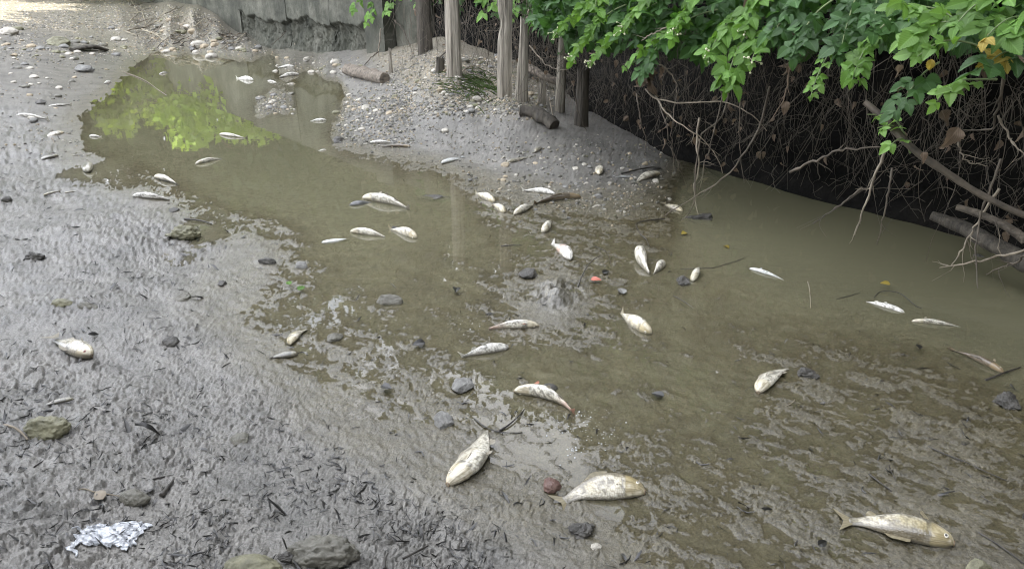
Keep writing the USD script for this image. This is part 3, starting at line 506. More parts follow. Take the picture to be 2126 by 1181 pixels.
for pts, r, mt, lab in CANES:
    q = spline([atd(*p) for p in pts], 22)
    wob = np.stack([noise(np.stack([np.arange(22) * .7, np.full(22, 3.3 * k + r * 900), np.full(22, len(lab) * 1.7)], -1), k) - .5 for k in range(3)], -1)
    q = q + wob * .03 * np.sin(np.linspace(0, np.pi, 22))[:, None]
    rad = np.linspace(r * 1.15, r * .42, 22) * (1 + .25 * (np.arange(22) % 5 == 2))
    if 'wet black tip' in lab: pass
    mb = MB(); mb.add(*tube(q, rad, 6)); rk = np.random.default_rng(len(lab) * 31 + int(pts[0][0]))
    for _ in range(int(rk.integers(2, 6))):
        k0 = int(rk.integers(4, 20)); dd = q[k0] - q[k0 - 2]; dd = dd / np.linalg.norm(dd) + rk.normal(size=3) * .7; dd /= np.linalg.norm(dd); l_ = rk.uniform(.04, .16); pp = [q[k0]]
        for _k in range(4): dd = dd + rk.normal(size=3) * .25; dd /= np.linalg.norm(dd); pp.append(pp[-1] + dd * l_ / 4)
        mb.add(*tube(np.array(pp), np.linspace(rad[k0] * .55, .0006, 5), 4))
    o = obj('bare_cane', mb.get(), M[mt], smooth=True); tag(o, lab, 'cane', None)
# tangled dead twigs filling the hollow
mb = MB(); r = np.random.default_rng(11)
for i in range(3600):
    s = r.random() ** .9; k = s * (len(bp) - 1) * .86 + 14; k = min(k, len(bp) - 2); i0 = int(k)
    b0 = bp[i0]; n0 = bn[i0]; t0 = bt[i0]
    z = r.random() ** .8 * 1.3 + .06; dp_ = float(np.interp(z, [0, .12, .4, .7, 1.3], [0, .10, .4, .62, .55]))
    outw = (.75 * ss(.1, 1.2, z) + .1) * r.random() - dp_ * r.random() * .9
    c = np.array([*(b0 - n0 * outw), z]); L = .10 + .55 * r.random() ** 2
    d = np.array([*(t0 * r.normal() * .8 - n0 * r.normal() * .4), -.8 + .5 * r.normal()]); d /= np.linalg.norm(d)
    pts = [c]
    for _ in range(6):
        d = d + r.normal(size=3) * .33 + [0, 0, -.05]; d /= np.linalg.norm(d); pts.append(pts[-1] + d * L / 6)
    pts = np.array(pts)
    if pts[:, 2].min() < .01: continue
    mb.add(*tube(pts, np.linspace(.0026, .0008, 7) * (.5 + 1.1 * r.random() ** 2), 3, False))
for i in range(900):
    k = min(r.random() ** .9 * (len(bp) - 1) * .86 + 12, len(bp) - 2); i0 = int(k); z = r.uniform(.75, 1.35); out_ = r.uniform(-.5, .75) * ss(3, 20, i0)
    c = np.array([*(bp[i0] - bn[i0] * out_), z]); L = r.uniform(.35, 1.15); d = np.array([*(bt[i0] * r.normal() * .22 + bn[i0] * r.normal() * .18), -1.0]); pts = [c]
    for _ in range(8):
        d = d + r.normal(size=3) * .13; d /= np.linalg.norm(d); pts.append(pts[-1] + d * L / 8)
    pts = np.array(pts); pts = pts[pts[:, 2] > .03]
    if len(pts) < 4: continue
    mb.add(*tube(pts, np.linspace(.0024, .0009, len(pts)) * r.uniform(.5, 1.4), 3, False))
tag(obj('dead_twigs', mb.get(), M['twig'], smooth=True), 'tangle of dead twigs and roots filling the dark hollow under the brambles', 'twigs', kind='stuff')

# ------------------------------------------------------------------ brambles
def leaflet(L, W, fold, droop, teeth=8):
    """a toothed leaf, x along the midrib, z up; returns vertices, triangles and (along, across) coordinates"""
    V, Fc, UV, n0 = [], [], [], 0
    t = np.linspace(0, 1, teeth + 1)
    wid = lambda u: W * np.clip(np.sin(np.pi * np.clip(u, 0, 1) ** .70), 0, 1) ** .8 * (1 - .12 * u) + W * .10 * (1 - u) ** 6
    te = np.linspace(0, 1, 2 * teeth + 1); saw = np.where(np.arange(2 * teeth + 1) % 2 == 1, 1.07, .90)
    for s in (1, -1):
        rows = []
        for frac, tt, k in ((0, t, 1), (.55, t, 1), (1, te, saw)):
            y = wid(tt) * frac * k; x = tt * L + (.030 * L * (np.arange(len(tt)) % 2) * (tt < .97) if frac == 1 else 0)
            z = -droop * L * tt ** 2 + y * fold - .30 * fold * y * y / W + (.012 * L * np.sin(tt * 22) * (frac > .5)) * (1 if frac < 1 else -.6)
            rows.append(n0 + len(V) - n0); V += list(np.stack([x, s * y, z], -1)); UV += list(np.stack([tt, np.full(len(tt), frac * 1.0) * np.maximum(wid(tt) / W, .25)], -1))
        a, b, c = rows
        for i in range(teeth):
            q = [(a + i, a + i + 1, b + i + 1), (a + i, b + i + 1, b + i), (b + i, c + 2 * i + 1, c + 2 * i), (b + i, b + i + 1, c + 2 * i + 1), (b + i + 1, c + 2 * i + 2, c + 2 * i + 1)]
            Fc += [p if s < 0 else p[::-1] for p in q]
    return np.array(V), np.array(Fc), np.array(UV)
def rot_to(fwd, up):
    x = fwd / np.linalg.norm(fwd); y = np.cross(up, x); y /= np.linalg.norm(y) + 1e-9; z = np.cross(x, y)
    return np.stack([x, y, z], -1)
def compound(r, L, five=False, teeth=8):
    mb = MB(); pet = L * .55; U = []
    tv, tf = tube([[0, 0, 0], [pet * .5, 0, .006], [pet, 0, 0]], L * .012, 3, False); mb.add(tv, tf); U.append(np.zeros((len(tv), 2)) + [0, .5])
    angs = [0, 68, -68] + ([118, -118] if five else [])
    for i, a in enumerate(angs):
        l = L * (1.0 if i == 0 else .82 if i < 3 else .6) * r.uniform(.9, 1.1)
        v, f, uv = leaflet(l, l * r.uniform(.34, .42), r.uniform(.1, .6), r.uniform(-.05, .55), teeth)
        a = math.radians(a + r.normal() * 7); ca, sa = math.cos(a), math.sin(a)
        roll = r.normal() * .25; v = v + np.stack([np.zeros(len(v)), np.zeros(len(v)), v[:, 1] * roll], -1)
        v = v @ np.array([[ca, sa, 0], [-sa, ca, 0], [0, 0, 1]])
        v = v + [pet + (L * .22 if i == 0 else 0), 0, 0]
        mb.add(v, f); U.append(uv)
    return (*mb.get(), np.vstack(U))
TOCAM = np.array([0, 0, CAM_H])
def bramble(pts, nleaf, L, lab, mt, seed, first=.25, flowers=False, dead=0.0, stem='cane_green', lime=0.0, cat='bramble'):
    r = np.random.default_rng(seed); nleaf = int(nleaf * 1.4) if nleaf > 4 and pts[-1][2] < 8 and pts[-1][0] < 1800 else nleaf; q = spline([atd(*p) for p in pts], 24); o = thing('bramble_shoot', lab, cat, q[0])
    obj('stem', ((lambda v, f: (v - q[0], f))(*tube(q, np.linspace(.005, .002, 24), 5))), M[stem], o, smooth=True)
    for i in range(nleaf):
        u = first + (1 - first) * (i + r.random() * .6) / nleaf; u = min(u, 1.0); k = u * 23; i0 = min(int(k), 22)
        p = q[i0] + (q[i0 + 1] - q[i0]) * (k - i0); t = q[i0 + 1] - q[i0]; t /= np.linalg.norm(t)
        side = np.cross(t, [0, 0, 1]); side /= np.linalg.norm(side) + 1e-9
        s = 1 if i % 2 else -1
        view = TOCAM - p; view /= np.linalg.norm(view)
        fwd = t * r.uniform(.2, .9) + side * s * r.uniform(.4, 1.0) + np.array([0, 0, r.uniform(-.55, .15)]) + view * .15
        up = np.array([0, 0, 1.0]) * r.uniform(.5, 1.1) + view * r.uniform(.25, 1.0) + r.normal(size=3) * .28
        if u > .93: fwd = t + np.array([0, 0, -.3])
        Rm = rot_to(fwd, up); l = L * (.86 if pts[-1][2] < 8 else 1) * (1.12 if 1830 < pts[-1][0] and L > .08 else 1) * r.uniform(.55, 1.18) * (1 if u < .9 else .75)
        x = r.random(); l = l * .7 if dead * .5 < x < dead else l; v, f, uv = compound(r, l, r.random() < .25)
        mm = 'leaf_dead' if x < dead * .5 else 'bramble_yellow' if x < dead else 'bramble_lime' if x < dead + lime else mt
        obj('leaf', (v @ Rm.T + p - q[0], f), M[mm], o, smooth=True, uv=uv)
    if flowers:
        mb = MB(); c = q[-1]
        for j in range(9):
            e = c + r.normal(size=3) * .022; mb.add(*tube([q[-2], (q[-2] + e) / 2, e], .0012, 3, False))
            s_ = trimesh.creation.icosphere(1, .0055 * r.uniform(.8, 1.4)); mb.add(s_.vertices + e, s_.faces)
        obj('flower_cluster', mb.get(q[0]), M['petal'], o, smooth=True)
def dpt(px): return float(np.interp(px, [1100, 1150, 1300, 1600, 1850, 2000, 2126], [6.3, 5.9, 5.1, 4.1, 3.25, 2.85, 2.65]))
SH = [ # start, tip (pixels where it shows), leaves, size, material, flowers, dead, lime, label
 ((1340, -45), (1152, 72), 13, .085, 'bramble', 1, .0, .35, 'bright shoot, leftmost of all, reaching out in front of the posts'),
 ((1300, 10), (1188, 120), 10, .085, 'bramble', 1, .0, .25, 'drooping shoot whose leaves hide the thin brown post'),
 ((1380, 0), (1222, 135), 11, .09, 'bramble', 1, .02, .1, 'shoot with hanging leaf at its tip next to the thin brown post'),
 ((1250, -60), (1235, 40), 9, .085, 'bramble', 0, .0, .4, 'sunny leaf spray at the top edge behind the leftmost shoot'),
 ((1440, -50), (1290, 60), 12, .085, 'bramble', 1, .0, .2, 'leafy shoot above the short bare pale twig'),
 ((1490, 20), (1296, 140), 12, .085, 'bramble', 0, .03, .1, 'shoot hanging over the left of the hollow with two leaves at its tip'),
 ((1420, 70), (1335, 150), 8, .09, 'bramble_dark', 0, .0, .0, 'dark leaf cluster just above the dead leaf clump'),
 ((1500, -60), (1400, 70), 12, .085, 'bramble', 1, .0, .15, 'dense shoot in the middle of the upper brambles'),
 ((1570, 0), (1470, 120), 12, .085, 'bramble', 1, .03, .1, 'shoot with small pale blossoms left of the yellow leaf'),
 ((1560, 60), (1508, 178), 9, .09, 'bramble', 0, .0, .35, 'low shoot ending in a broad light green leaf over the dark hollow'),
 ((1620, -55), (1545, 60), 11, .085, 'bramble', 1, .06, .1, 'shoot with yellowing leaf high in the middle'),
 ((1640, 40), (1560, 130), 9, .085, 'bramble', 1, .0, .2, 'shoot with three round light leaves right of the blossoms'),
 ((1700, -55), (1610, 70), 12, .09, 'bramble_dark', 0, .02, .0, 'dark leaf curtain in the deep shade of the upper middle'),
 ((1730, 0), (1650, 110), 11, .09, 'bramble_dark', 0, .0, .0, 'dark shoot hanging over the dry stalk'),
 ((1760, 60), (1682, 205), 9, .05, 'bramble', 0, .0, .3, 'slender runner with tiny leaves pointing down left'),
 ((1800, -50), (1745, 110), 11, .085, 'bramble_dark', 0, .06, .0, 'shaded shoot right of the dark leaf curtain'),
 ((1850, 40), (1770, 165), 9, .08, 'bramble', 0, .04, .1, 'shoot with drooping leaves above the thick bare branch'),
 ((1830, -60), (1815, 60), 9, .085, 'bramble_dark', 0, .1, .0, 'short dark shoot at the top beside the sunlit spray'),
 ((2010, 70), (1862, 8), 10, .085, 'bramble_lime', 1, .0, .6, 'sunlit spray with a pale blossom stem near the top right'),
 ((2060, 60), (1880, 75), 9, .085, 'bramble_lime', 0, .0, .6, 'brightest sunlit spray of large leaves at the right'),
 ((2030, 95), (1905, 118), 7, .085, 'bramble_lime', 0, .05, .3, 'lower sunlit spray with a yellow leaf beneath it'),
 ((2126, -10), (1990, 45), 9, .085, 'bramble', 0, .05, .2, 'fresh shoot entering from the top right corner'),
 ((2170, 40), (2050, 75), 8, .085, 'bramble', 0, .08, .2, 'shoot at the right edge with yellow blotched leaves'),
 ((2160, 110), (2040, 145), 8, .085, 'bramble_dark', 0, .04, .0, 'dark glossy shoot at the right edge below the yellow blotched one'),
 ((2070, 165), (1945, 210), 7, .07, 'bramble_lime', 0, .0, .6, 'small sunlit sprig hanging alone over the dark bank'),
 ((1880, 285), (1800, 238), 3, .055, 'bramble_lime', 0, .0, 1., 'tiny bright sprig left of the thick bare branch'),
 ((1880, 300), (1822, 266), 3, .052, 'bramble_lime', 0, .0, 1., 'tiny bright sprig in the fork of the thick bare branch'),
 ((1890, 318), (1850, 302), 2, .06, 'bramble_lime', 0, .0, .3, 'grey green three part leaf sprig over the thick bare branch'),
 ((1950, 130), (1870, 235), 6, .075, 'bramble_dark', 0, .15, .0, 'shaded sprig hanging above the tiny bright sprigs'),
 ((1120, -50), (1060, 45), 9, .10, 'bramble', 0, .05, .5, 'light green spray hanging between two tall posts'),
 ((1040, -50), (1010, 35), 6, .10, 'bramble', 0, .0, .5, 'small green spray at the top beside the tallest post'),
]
for i, (a, b, n, L, mt, fl, dead, lime, lab) in enumerate(SH):
    da, db = dpt(a[0]) + .25, dpt(b[0])
    if a[0] < 1130: da, db = 8.4, 8.1
    m_ = ((a[0] + b[0]) / 2, (a[1] + b[1]) / 2 - 22, (da + db) / 2)
    bramble([(a[0], a[1], da), m_, (b[0], b[1], db)], n, L, lab, mt, 200 + i, flowers=bool(fl), dead=dead, lime=lime)
for i, (x, y, L, n, d, lab) in enumerate([(800, 12, .14, 7, 11.0, 'few vine leaves hanging over the top of the pilaster'), (735, 0, .13, 7, 11.6, 'small vine at the top edge left of the pilaster'), (760, 30, .13, 6, 11.3, 'vine leaves clinging to the face of the pilaster'),
        (865, 0, .12, 7, 10.6, 'withered vine above the dark post'), (590, 0, .13, 6, 14, 'small creeper on the broken wall lip'), (672, -5, .13, 5, 12.8, 'tiny creeper at the top edge over the wall')]):
    bramble([(x + 10, y - 60, d), (x + 14, y - 25, d - .05), (x, y + 18, d - .1)], n, L, lab, 'bramble', 400 + i, dead=.9 if 'withered' in lab else .05, lime=.5, cat='vine')
# deeper foliage behind the shoots and over the hollow: one mass
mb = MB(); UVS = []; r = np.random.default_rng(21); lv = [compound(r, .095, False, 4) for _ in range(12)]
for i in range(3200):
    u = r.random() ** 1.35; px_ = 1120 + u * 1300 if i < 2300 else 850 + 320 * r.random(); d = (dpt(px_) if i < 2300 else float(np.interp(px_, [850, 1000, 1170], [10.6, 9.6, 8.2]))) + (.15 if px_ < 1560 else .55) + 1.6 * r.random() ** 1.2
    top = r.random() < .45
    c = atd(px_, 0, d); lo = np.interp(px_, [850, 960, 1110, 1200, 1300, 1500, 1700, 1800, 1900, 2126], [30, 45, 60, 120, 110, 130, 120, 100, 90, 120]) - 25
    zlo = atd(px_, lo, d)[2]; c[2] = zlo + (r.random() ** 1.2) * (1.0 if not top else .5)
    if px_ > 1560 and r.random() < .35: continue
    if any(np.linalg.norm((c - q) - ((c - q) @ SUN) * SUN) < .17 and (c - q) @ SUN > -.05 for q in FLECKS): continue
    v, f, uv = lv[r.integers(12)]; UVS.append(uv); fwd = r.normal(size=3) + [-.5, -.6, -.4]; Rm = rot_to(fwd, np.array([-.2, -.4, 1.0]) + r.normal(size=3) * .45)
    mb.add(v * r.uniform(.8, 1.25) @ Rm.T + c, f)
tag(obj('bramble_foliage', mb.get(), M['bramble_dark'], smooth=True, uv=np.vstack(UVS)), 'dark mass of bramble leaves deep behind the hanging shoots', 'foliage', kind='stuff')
for i, (x, y, d, s, lab) in enumerate([(1345, 170, 5.1, .11, 'clump of withered hanging leaves in the middle of the brambles'), (1636, 150, 4.25, .06, 'withered leaf hanging high on the dry stalk'), (1630, 225, 4.35, .075, 'shrivelled grey leaf at the end of the dry stalk'),
        (1985, 285, 3.05, .10, 'large curled brown leaf under the small sunlit sprig'), (1950, 250, 3.1, .07, 'brown leaf stuck on twigs left of the large curled leaf'), (1912, 335, 3.3, .045, 'small hanging dead leaf at the joint of the thick branch'),
        (1860, 155, 3.2, .05, 'tan dead leaf below the sunlit sprays'), (1865, 200, 3.25, .05, 'crumpled brown leaf above the tiny bright sprigs'), (1520, 260, 4.8, .045, 'dead leaf dangling between the hanging canes'), (1930, 145, 2.95, .05, 'yellow withered leaf under the lower sunlit spray')]):
    r = np.random.default_rng(500 + i); mb = MB(); UVS = []
    for j in range(5 if 'clump' in lab else 1):
        v, f, uv = leaflet(s, s * .34, r.uniform(.5, 1.1), r.uniform(.2, .9)); UVS.append(uv); v[:, 2] += .15 * s * np.sin(v[:, 0] / s * 7) * np.sign(v[:, 1])
        Rm = rot_to(np.array([r.normal() * .4, r.normal() * .4, -1.0]), np.array([r.normal() * .6, -1, .2])); mb.add(v @ Rm.T + atd(x, y, d) + [r.normal() * .03 * (j > 0), 0, .04 + r.normal() * .03 * (j > 0)], f)
    tag(obj('withered_leaf', mb.get(), M['bramble_yellow' if 'yellow' in lab else 'leaf_dead'], smooth=True, uv=np.vstack(UVS)), lab, 'leaf')
mb = MB(); UVS = []; r = np.random.default_rng(71)
for i in range(420):
    s = r.random(); k = min(s * (len(bp) - 1) * .86 + 14, len(bp) - 2); i0 = int(k); z = .1 + 1.1 * r.random(); dp_ = float(np.interp(z, [0, .12, .4, .7, 1.3], [0, .10, .4, .62, .55]))
    c = np.array([*(bp[i0] + bn[i0] * (dp_ * r.random() - .25 * r.random())), z]); sz = .03 + .05 * r.random()
    v, f, uv = leaflet(sz, sz * .36, r.uniform(.3, 1.2), r.uniform(.2, 1.2), 4); Rm = rot_to(np.array([r.normal() * .5, r.normal() * .5, -1.0]), r.normal(size=3) + [-.4, -.6, .2]); mb.add(v @ Rm.T + c, f); UVS.append(uv)
tag(obj('dead_leaves', mb.get(), M['leaf_dead'], smooth=True, uv=np.vstack(UVS)), 'dead brown leaves caught in the twigs of the dark hollow', 'leaves', kind='stuff')
# sprig of grass at the foot of the notched post
mb = MB(); r = np.random.default_rng(31)
for i in range(150):
    p = og(1000 + r.normal() * 26, 180 + r.normal() * 16); d = np.array([-.5 + r.normal() * .5, -.3 + r.normal() * .3, .6]); L = .15 + .25 * r.random()
    q = np.array([p + d * L * u + [0, 0, -.35 * L * u * u] for u in np.linspace(0, 1, 5)]); mb.add(*tube(q, np.linspace(.006, .001, 5), 3, False))
tag(obj('grass_tuft', mb.get(), M['grass'], smooth=True), 'tuft of green grass on the gravel left of the notched post', 'grass')

# ------------------------------------------------------------------ fish
PAL = {  # back, flank, belly, dirt, amount of dirt, bleach
 'pale': ((.13, .10, .06), (.42, .38, .29), (.70, .67, .58), (.12, .11, .085), .50, .55),
 'white': ((.30, .27, .21), (.52, .49, .42), (.74, .72, .67), (.14, .135, .115), .48, .68),
 'gold': ((.085, .066, .033), (.38, .33, .20), (.68, .64, .54), (.12, .105, .075), .46, .42),
 'brown': ((.075, .055, .035), (.26, .20, .12), (.62, .56, .45), (.15, .13, .10), .35, .15),
 'silver': ((.15, .16, .16), (.45, .47, .48), (.64, .65, .63), (.18, .18, .16), .25, .4),
 'mud': ((.10, .095, .075), (.20, .19, .15), (.36, .34, .28), (.10, .095, .08), .55, .1),
 'dark': ((.02, .02, .02), (.045, .045, .045), (.10, .10, .095), (.05, .05, .045), .4, 0.),
}
PROF_T = [0, .015, .05, .10, .18, .27, .38, .50, .62, .74, .84, .92, 1.0]
PROF_R = [.17, .31, .50, .66, .83, .95, 1.0, .97, .86, .66, .48, .37, .33]
from scipy.interpolate import PchipInterpolator as PI_
prof_ = PI_(PROF_T, PROF_R)
def fish(head, tail, ratio, roll, style, label, bend=0.0, sink=.6, red=0, tailfin=True, eye='white', arch=0.0, seed=None, zmin=-.004, fins=True, cut=None):
    """one dead fish between two ground points; roll 0 = back up, 90 = on its side, 180 = belly up"""
    seed = seed if seed is not None else int(head[0] * 7 + head[1] * 13)
    r = np.random.default_rng(seed)
    Hp, Tp = on_ground(*head), on_ground(*tail); Hp[2], Tp[2] = 0, 0
    d = Tp - Hp; L = float(np.linalg.norm(d)); perp = np.array([-d[1], d[0], 0]) / L; perp *= np.sign(perp[1] + 1e-9)
    mid = (Hp + Tp) / 2 + perp * bend * L * 1.0
    pxl = math.hypot(head[0] - tail[0], head[1] - tail[1]); near = pxl > 75
    nt, na = (46, 26) if near else (24, 14)
    t = np.r_[0, np.linspace(.006, 1, nt - 1) ** 1.05]
    sp_ = ((1 - t)[:, None] ** 2 * Hp + 2 * ((1 - t) * t)[:, None] * (2 * mid - (Hp + Tp) / 2) + (t ** 2)[:, None] * Tp)
    tg = np.gradient(sp_, axis=0); tg /= np.linalg.norm(tg, axis=1, keepdims=True)
    lat = np.stack([-tg[:, 1], tg[:, 0], 0 * t], -1); up = np.array([0, 0, 1.0])
    ro = math.radians(roll); dors = math.cos(ro) * up + math.sin(ro) * lat; side = np.cross(tg, dors)
    sink = sink * .74; a = prof_(t) * ratio * L / 2 * (1 + .10 * (r.random() - .5) * np.sin(np.pi * t)); b = a * np.interp(t, [0, .2, .5, .8, 1], [.95, .68, .62, .42, .22])
    vext = np.sqrt((a * math.cos(ro)) ** 2 + (b * math.sin(ro)) ** 2)
    gr = np.maximum(ground(sp_[:, 0], sp_[:, 1], False), zmin)
    gr = np.full_like(gr, gr.mean()) * .6 + gr * .4
    sp_[:, 2] = gr + vext.max() * sink * .35 + vext * .65 * sink + arch * L * np.sin(np.pi * t) - .0 + ss(.8, 1, t) * (-.15 * vext.max())
    ang = np.arange(na) * 2 * np.pi / na; T, Aa = np.meshgrid(t, ang, indexing='ij')
    phi = np.abs((Aa + np.pi) % (2 * np.pi) - np.pi) / np.pi            # 0 dorsal .. 1 ventral
    ca, sa = np.cos(Aa), np.sin(Aa)
    shape = 1 + .06 * (phi > .5) * np.sin(np.pi * np.clip((T - .2) / .5, 0, 1))
    tg_ = .262 - .13 * ((phi - .52) * 1.9) ** 2; gill = np.exp(-((T - tg_) / .010) ** 2) * ss(.10, .22, phi) * ss(.95, .8, phi)
    shape = shape * (1 + .06 * ss(tg_ + .006, tg_ - .006, T) * ss(.10, .2, T)) - .06 * gill
    lump = fbm(np.stack([T * 9, ca * 1.6, sa * 1.6 + seed], -1), 3, seed) - .5
    shape = shape + .10 * lump
    v = sp_[:, None] + dors[:, None] * (a[:, None] * ca * shape)[..., None] + side[:, None] * (b[:, None] * np.sign(sa) * np.abs(sa) ** .9 * shape)[..., None]
    bk, fl, be, di, da, bl = [np.array(x) if np.ndim(x) else x for x in PAL[style]]
    k1, k2 = ss(.18, .50, phi + .12 * lump)[..., None], ss(.50, .80, phi + .15 * lump)[..., None]
    c = bk * (1 - k1) + fl * k1; c = c * (1 - k2) + be * k2
    ble = ss(.5 - bl * .4, .75 - bl * .3, fbm(np.stack([T * 6 + seed, ca * 1.1, sa * 1.1], -1), 4, seed + 1))[..., None] * min(1, bl * 1.5) * (.35 + .65 * ss(.15, .45, phi))[..., None]
    c = c * (1 - ble) + be * ble
    n2 = fbm(np.stack([T * 16 + seed, ca * 2.6, sa * 2.6], -1), 4, seed + 2)[..., None]
    n3 = fbm(np.stack([T * 45 + seed, ca * 6, sa * 6], -1), 3, seed + 3)[..., None]; dk = np.maximum(ss(.60 - da * .22, .70 - da * .2, n2) * .8, ss(.62, .72, n3) * min(.7, da * 1.4)); c = c * (1 - dk) + di * dk
    hd = (T < .235)[..., None] * .45
    c = c * (1 - hd) + hd * (fl * np.array([1.05, .98, .78])) if style not in ('white', 'dark', 'silver') else c
    c = c * (1 - .5 * np.clip(gill, 0, 1)[..., None])
    if red:
        rd = ss(.62, .95, T + .3 * lump)[..., None] * .45 if red == 1 else np.exp(-((T - .6) / .12) ** 2)[..., None] * .5
        c = c * (1 - rd) + np.array([.42, .16, .10]) * rd
    hh = (v[..., 2] - gr[:, None]) / (2 * vext.max()); sm = (ss(.30, .06, hh + .22 * (n2[..., 0] - .5)) * .85)[..., None]; c = c * (1 - sm) + np.array([.085, .077, .058]) * sm
    vv = np.vstack([v.reshape(-1, 3), sp_[:1] - tg[:1] * .004, sp_[-1:]]); n = nt * na; k = np.arange(na)
    f = np.vstack([grid_faces(nt, na, True), np.stack([(k + 1) % na, k, np.full(na, n)], -1), np.stack([k + n - na, (k + 1) % na + n - na, np.full(na, n + 1)], -1)])
    col = np.vstack([c.reshape(-1, 3), c[0].mean(0)[None], c[-1].mean(0)[None]])
    csz = L * .027
    uv = np.vstack([np.stack([T * L / csz * (T > .235) + 3.3 * (T <= .235), Aa / (2 * np.pi) * round(2.4 * ratio * L / csz)], -1).reshape(-1, 2), [[0, 0], [0, 0]]])
    o0 = sp_[nt // 2].copy(); o = thing('dead_fish', label, 'fish', o0)
    m = trimesh.Trimesh(vv, f, process=False)
    if m.volume < 0: f = f[:, ::-1]
    obj('body', (vv - o0, f), M['fish'], o, smooth=True, color=col, uv=uv)
    finc = np.array(fl) * .55 + np.array([.04, .035, .03]) if style != 'white' else np.array([.5, .48, .42])
    def fin(name, t0, t1, at_ang, length, sweep, spread=1.0, nray=9, notch=.0, c0=finc, wav=.15, raise_=0.0):
        """a rayed fin rooted along the body between t0 and t1 at an angle round it (0 back, 180 belly)"""
        k0, k1_ = np.interp(t0, t, np.arange(nt)), np.interp(t1, t, np.arange(nt)); tt = np.linspace(k0, k1_, nray)
        IX = lambda arr: np.stack([np.interp(tt, np.arange(nt), arr[:, q]) for q in range(3)], -1)
        aa = math.radians(at_ang); out = IX(dors) * math.cos(aa) + IX(side) * math.sin(aa)
        root = IX(sp_) + out * (np.interp(tt, np.arange(nt), a) * abs(math.cos(aa)) + np.interp(tt, np.arange(nt), b) * abs(math.sin(aa)))[:, None] * .93
        u = np.linspace(0, 1, nray); ln = length * (np.sin(np.pi * (.12 + .76 * u)) ** .6 * (1 - .5 * u)) * (1 - notch * np.sin(np.pi * u))
        dirv = out + IX(tg) * (sweep + .5 * u)[:, None] * spread + np.array([0, 0, raise_]); dirv /= np.linalg.norm(dirv, axis=1, keepdims=True)
        rows = [root + dirv * (ln * s)[:, None] + np.array([0, 0, 1]) * (wav * length * s * s * np.sin(u * 9 + seed))[:, None] * .5 for s in (0, .35, .7, 1)]
        P = np.stack(rows, 1)
        g_ = ground(P[..., 0], P[..., 1], False); P[..., 2] = np.maximum(P[..., 2], np.maximum(g_, -.002) + .006)
        th = np.array([0, 0, .0012]); vf = P.reshape(-1, 3); ff = grid_faces(nray, 4)
        cc = np.repeat((np.array(c0) * (1 + .25 * (np.arange(nray) % 2)[:, None] - .1)), 4, 0)
        obj(name, (np.vstack([vf, vf - th]) - o0, np.vstack([ff, ff[:, ::-1] + len(vf)])), M['fin'], o, smooth=True, color=np.vstack([cc, cc]))
    if tailfin:
        nr, h = 13, a[-1] * 1.0; Lt = L * .17; u = np.linspace(-1, 1, nr); e = tg[-1]; dv = dors[-1]
        P = np.stack([sp_[-1] - e * .01 + dv * (h * u)[:, None] * .8 + (e * (Lt * s * (.55 + .45 * np.abs(u) ** 1.2))[:, None] + dv * (u * Lt * .75 * s)[:, None]) + np.array([0, 0, 1]) * (.10 * Lt * s * np.sin(u * 3 + seed))[:, None] for s in (0, .3, .65, 1)], 1)
        g_ = ground(P[..., 0], P[..., 1], False); lift = P[..., 2]
        if 50 < roll < 130: P[..., 2] = np.maximum(P[..., 2], np.maximum(g_, -.003) + .007)
        vf = P.reshape(-1, 3); ff = grid_faces(nr, 4); th = side[-1] * .0015
        cc = np.repeat(finc * (.85 + .3 * (np.arange(nr) % 2)[:, None]), 4, 0); 
        if red == 1: cc = cc * .5 + np.array([.4, .12, .07]) * .5
        obj('tail_fin', (np.vstack([vf, vf - th]) - o0, np.vstack([ff, ff[:, ::-1] + len(vf)])), M['fin'], o, smooth=True, color=np.vstack([cc, cc]))
    if fins and near:
        if roll < 140: fin('dorsal_fin', .40, .66, 0, ratio * L * .28, .35)
        if roll > 40:
            fin('anal_fin', .70, .80, 180, ratio * L * .34, .5, nray=7); fin('pelvic_fin', .48, .54, 170 if r.random() < .5 else 190, ratio * L * .34, .7, nray=6)
        up_side = 90 if side[nt // 4][2] > 0 else 270
        fin('pectoral_fin', .255, .30, up_side + (25 if up_side == 90 else -25), ratio * L * .36, .9, nray=6, c0=(np.array([.42, .18, .11]) if red else finc))
    if eye and pxl > 45:
        i = int(np.searchsorted(t, .085)); s = 1 if side[i][2] >= -.05 else -1
        for s in ((1, -1) if near and 150 < roll else (s,)):
            n_ = dors[i] * .38 + side[i] * s * .92; n_ /= np.linalg.norm(n_)
            c_ = sp_[i] + dors[i] * a[i] * .38 + side[i] * s * b[i] * .90
            rad = ratio * L * .075 * (1 if near else 1.15); sph = trimesh.creation.icosphere(2, 1.0)
            Rm = rot_to(n_, tg[i]); sv = (sph.vertices * [.45, 1, 1] * rad) @ Rm.T
            e_ = obj('eye', (sv + c_ - o0, sph.faces), M['eye_red' if eye == 'red' else 'eye_white'], None if False else o, smooth=True)
            obj('pupil', (sv * .55 + c_ + n_ * rad * .30 - o0, sph.faces), M['pupil'], e_, smooth=True)
    if near:
        mv, mf = tube([sp_[0] - tg[0] * .001 + (dors[0] * math.cos(q) * a[0] * .9 + side[0] * math.sin(q) * b[0] * .9) for q in np.linspace(0, 2 * np.pi, 11)], a[0] * .35, 6, False)
        obj('mouth', (mv - o0, mf), M['fish'], o, smooth=True, color=np.tile(c[1].mean(0) * [.95, .8, .7], (len(mv), 1)), uv=np.zeros((len(mv), 2)))
    return o
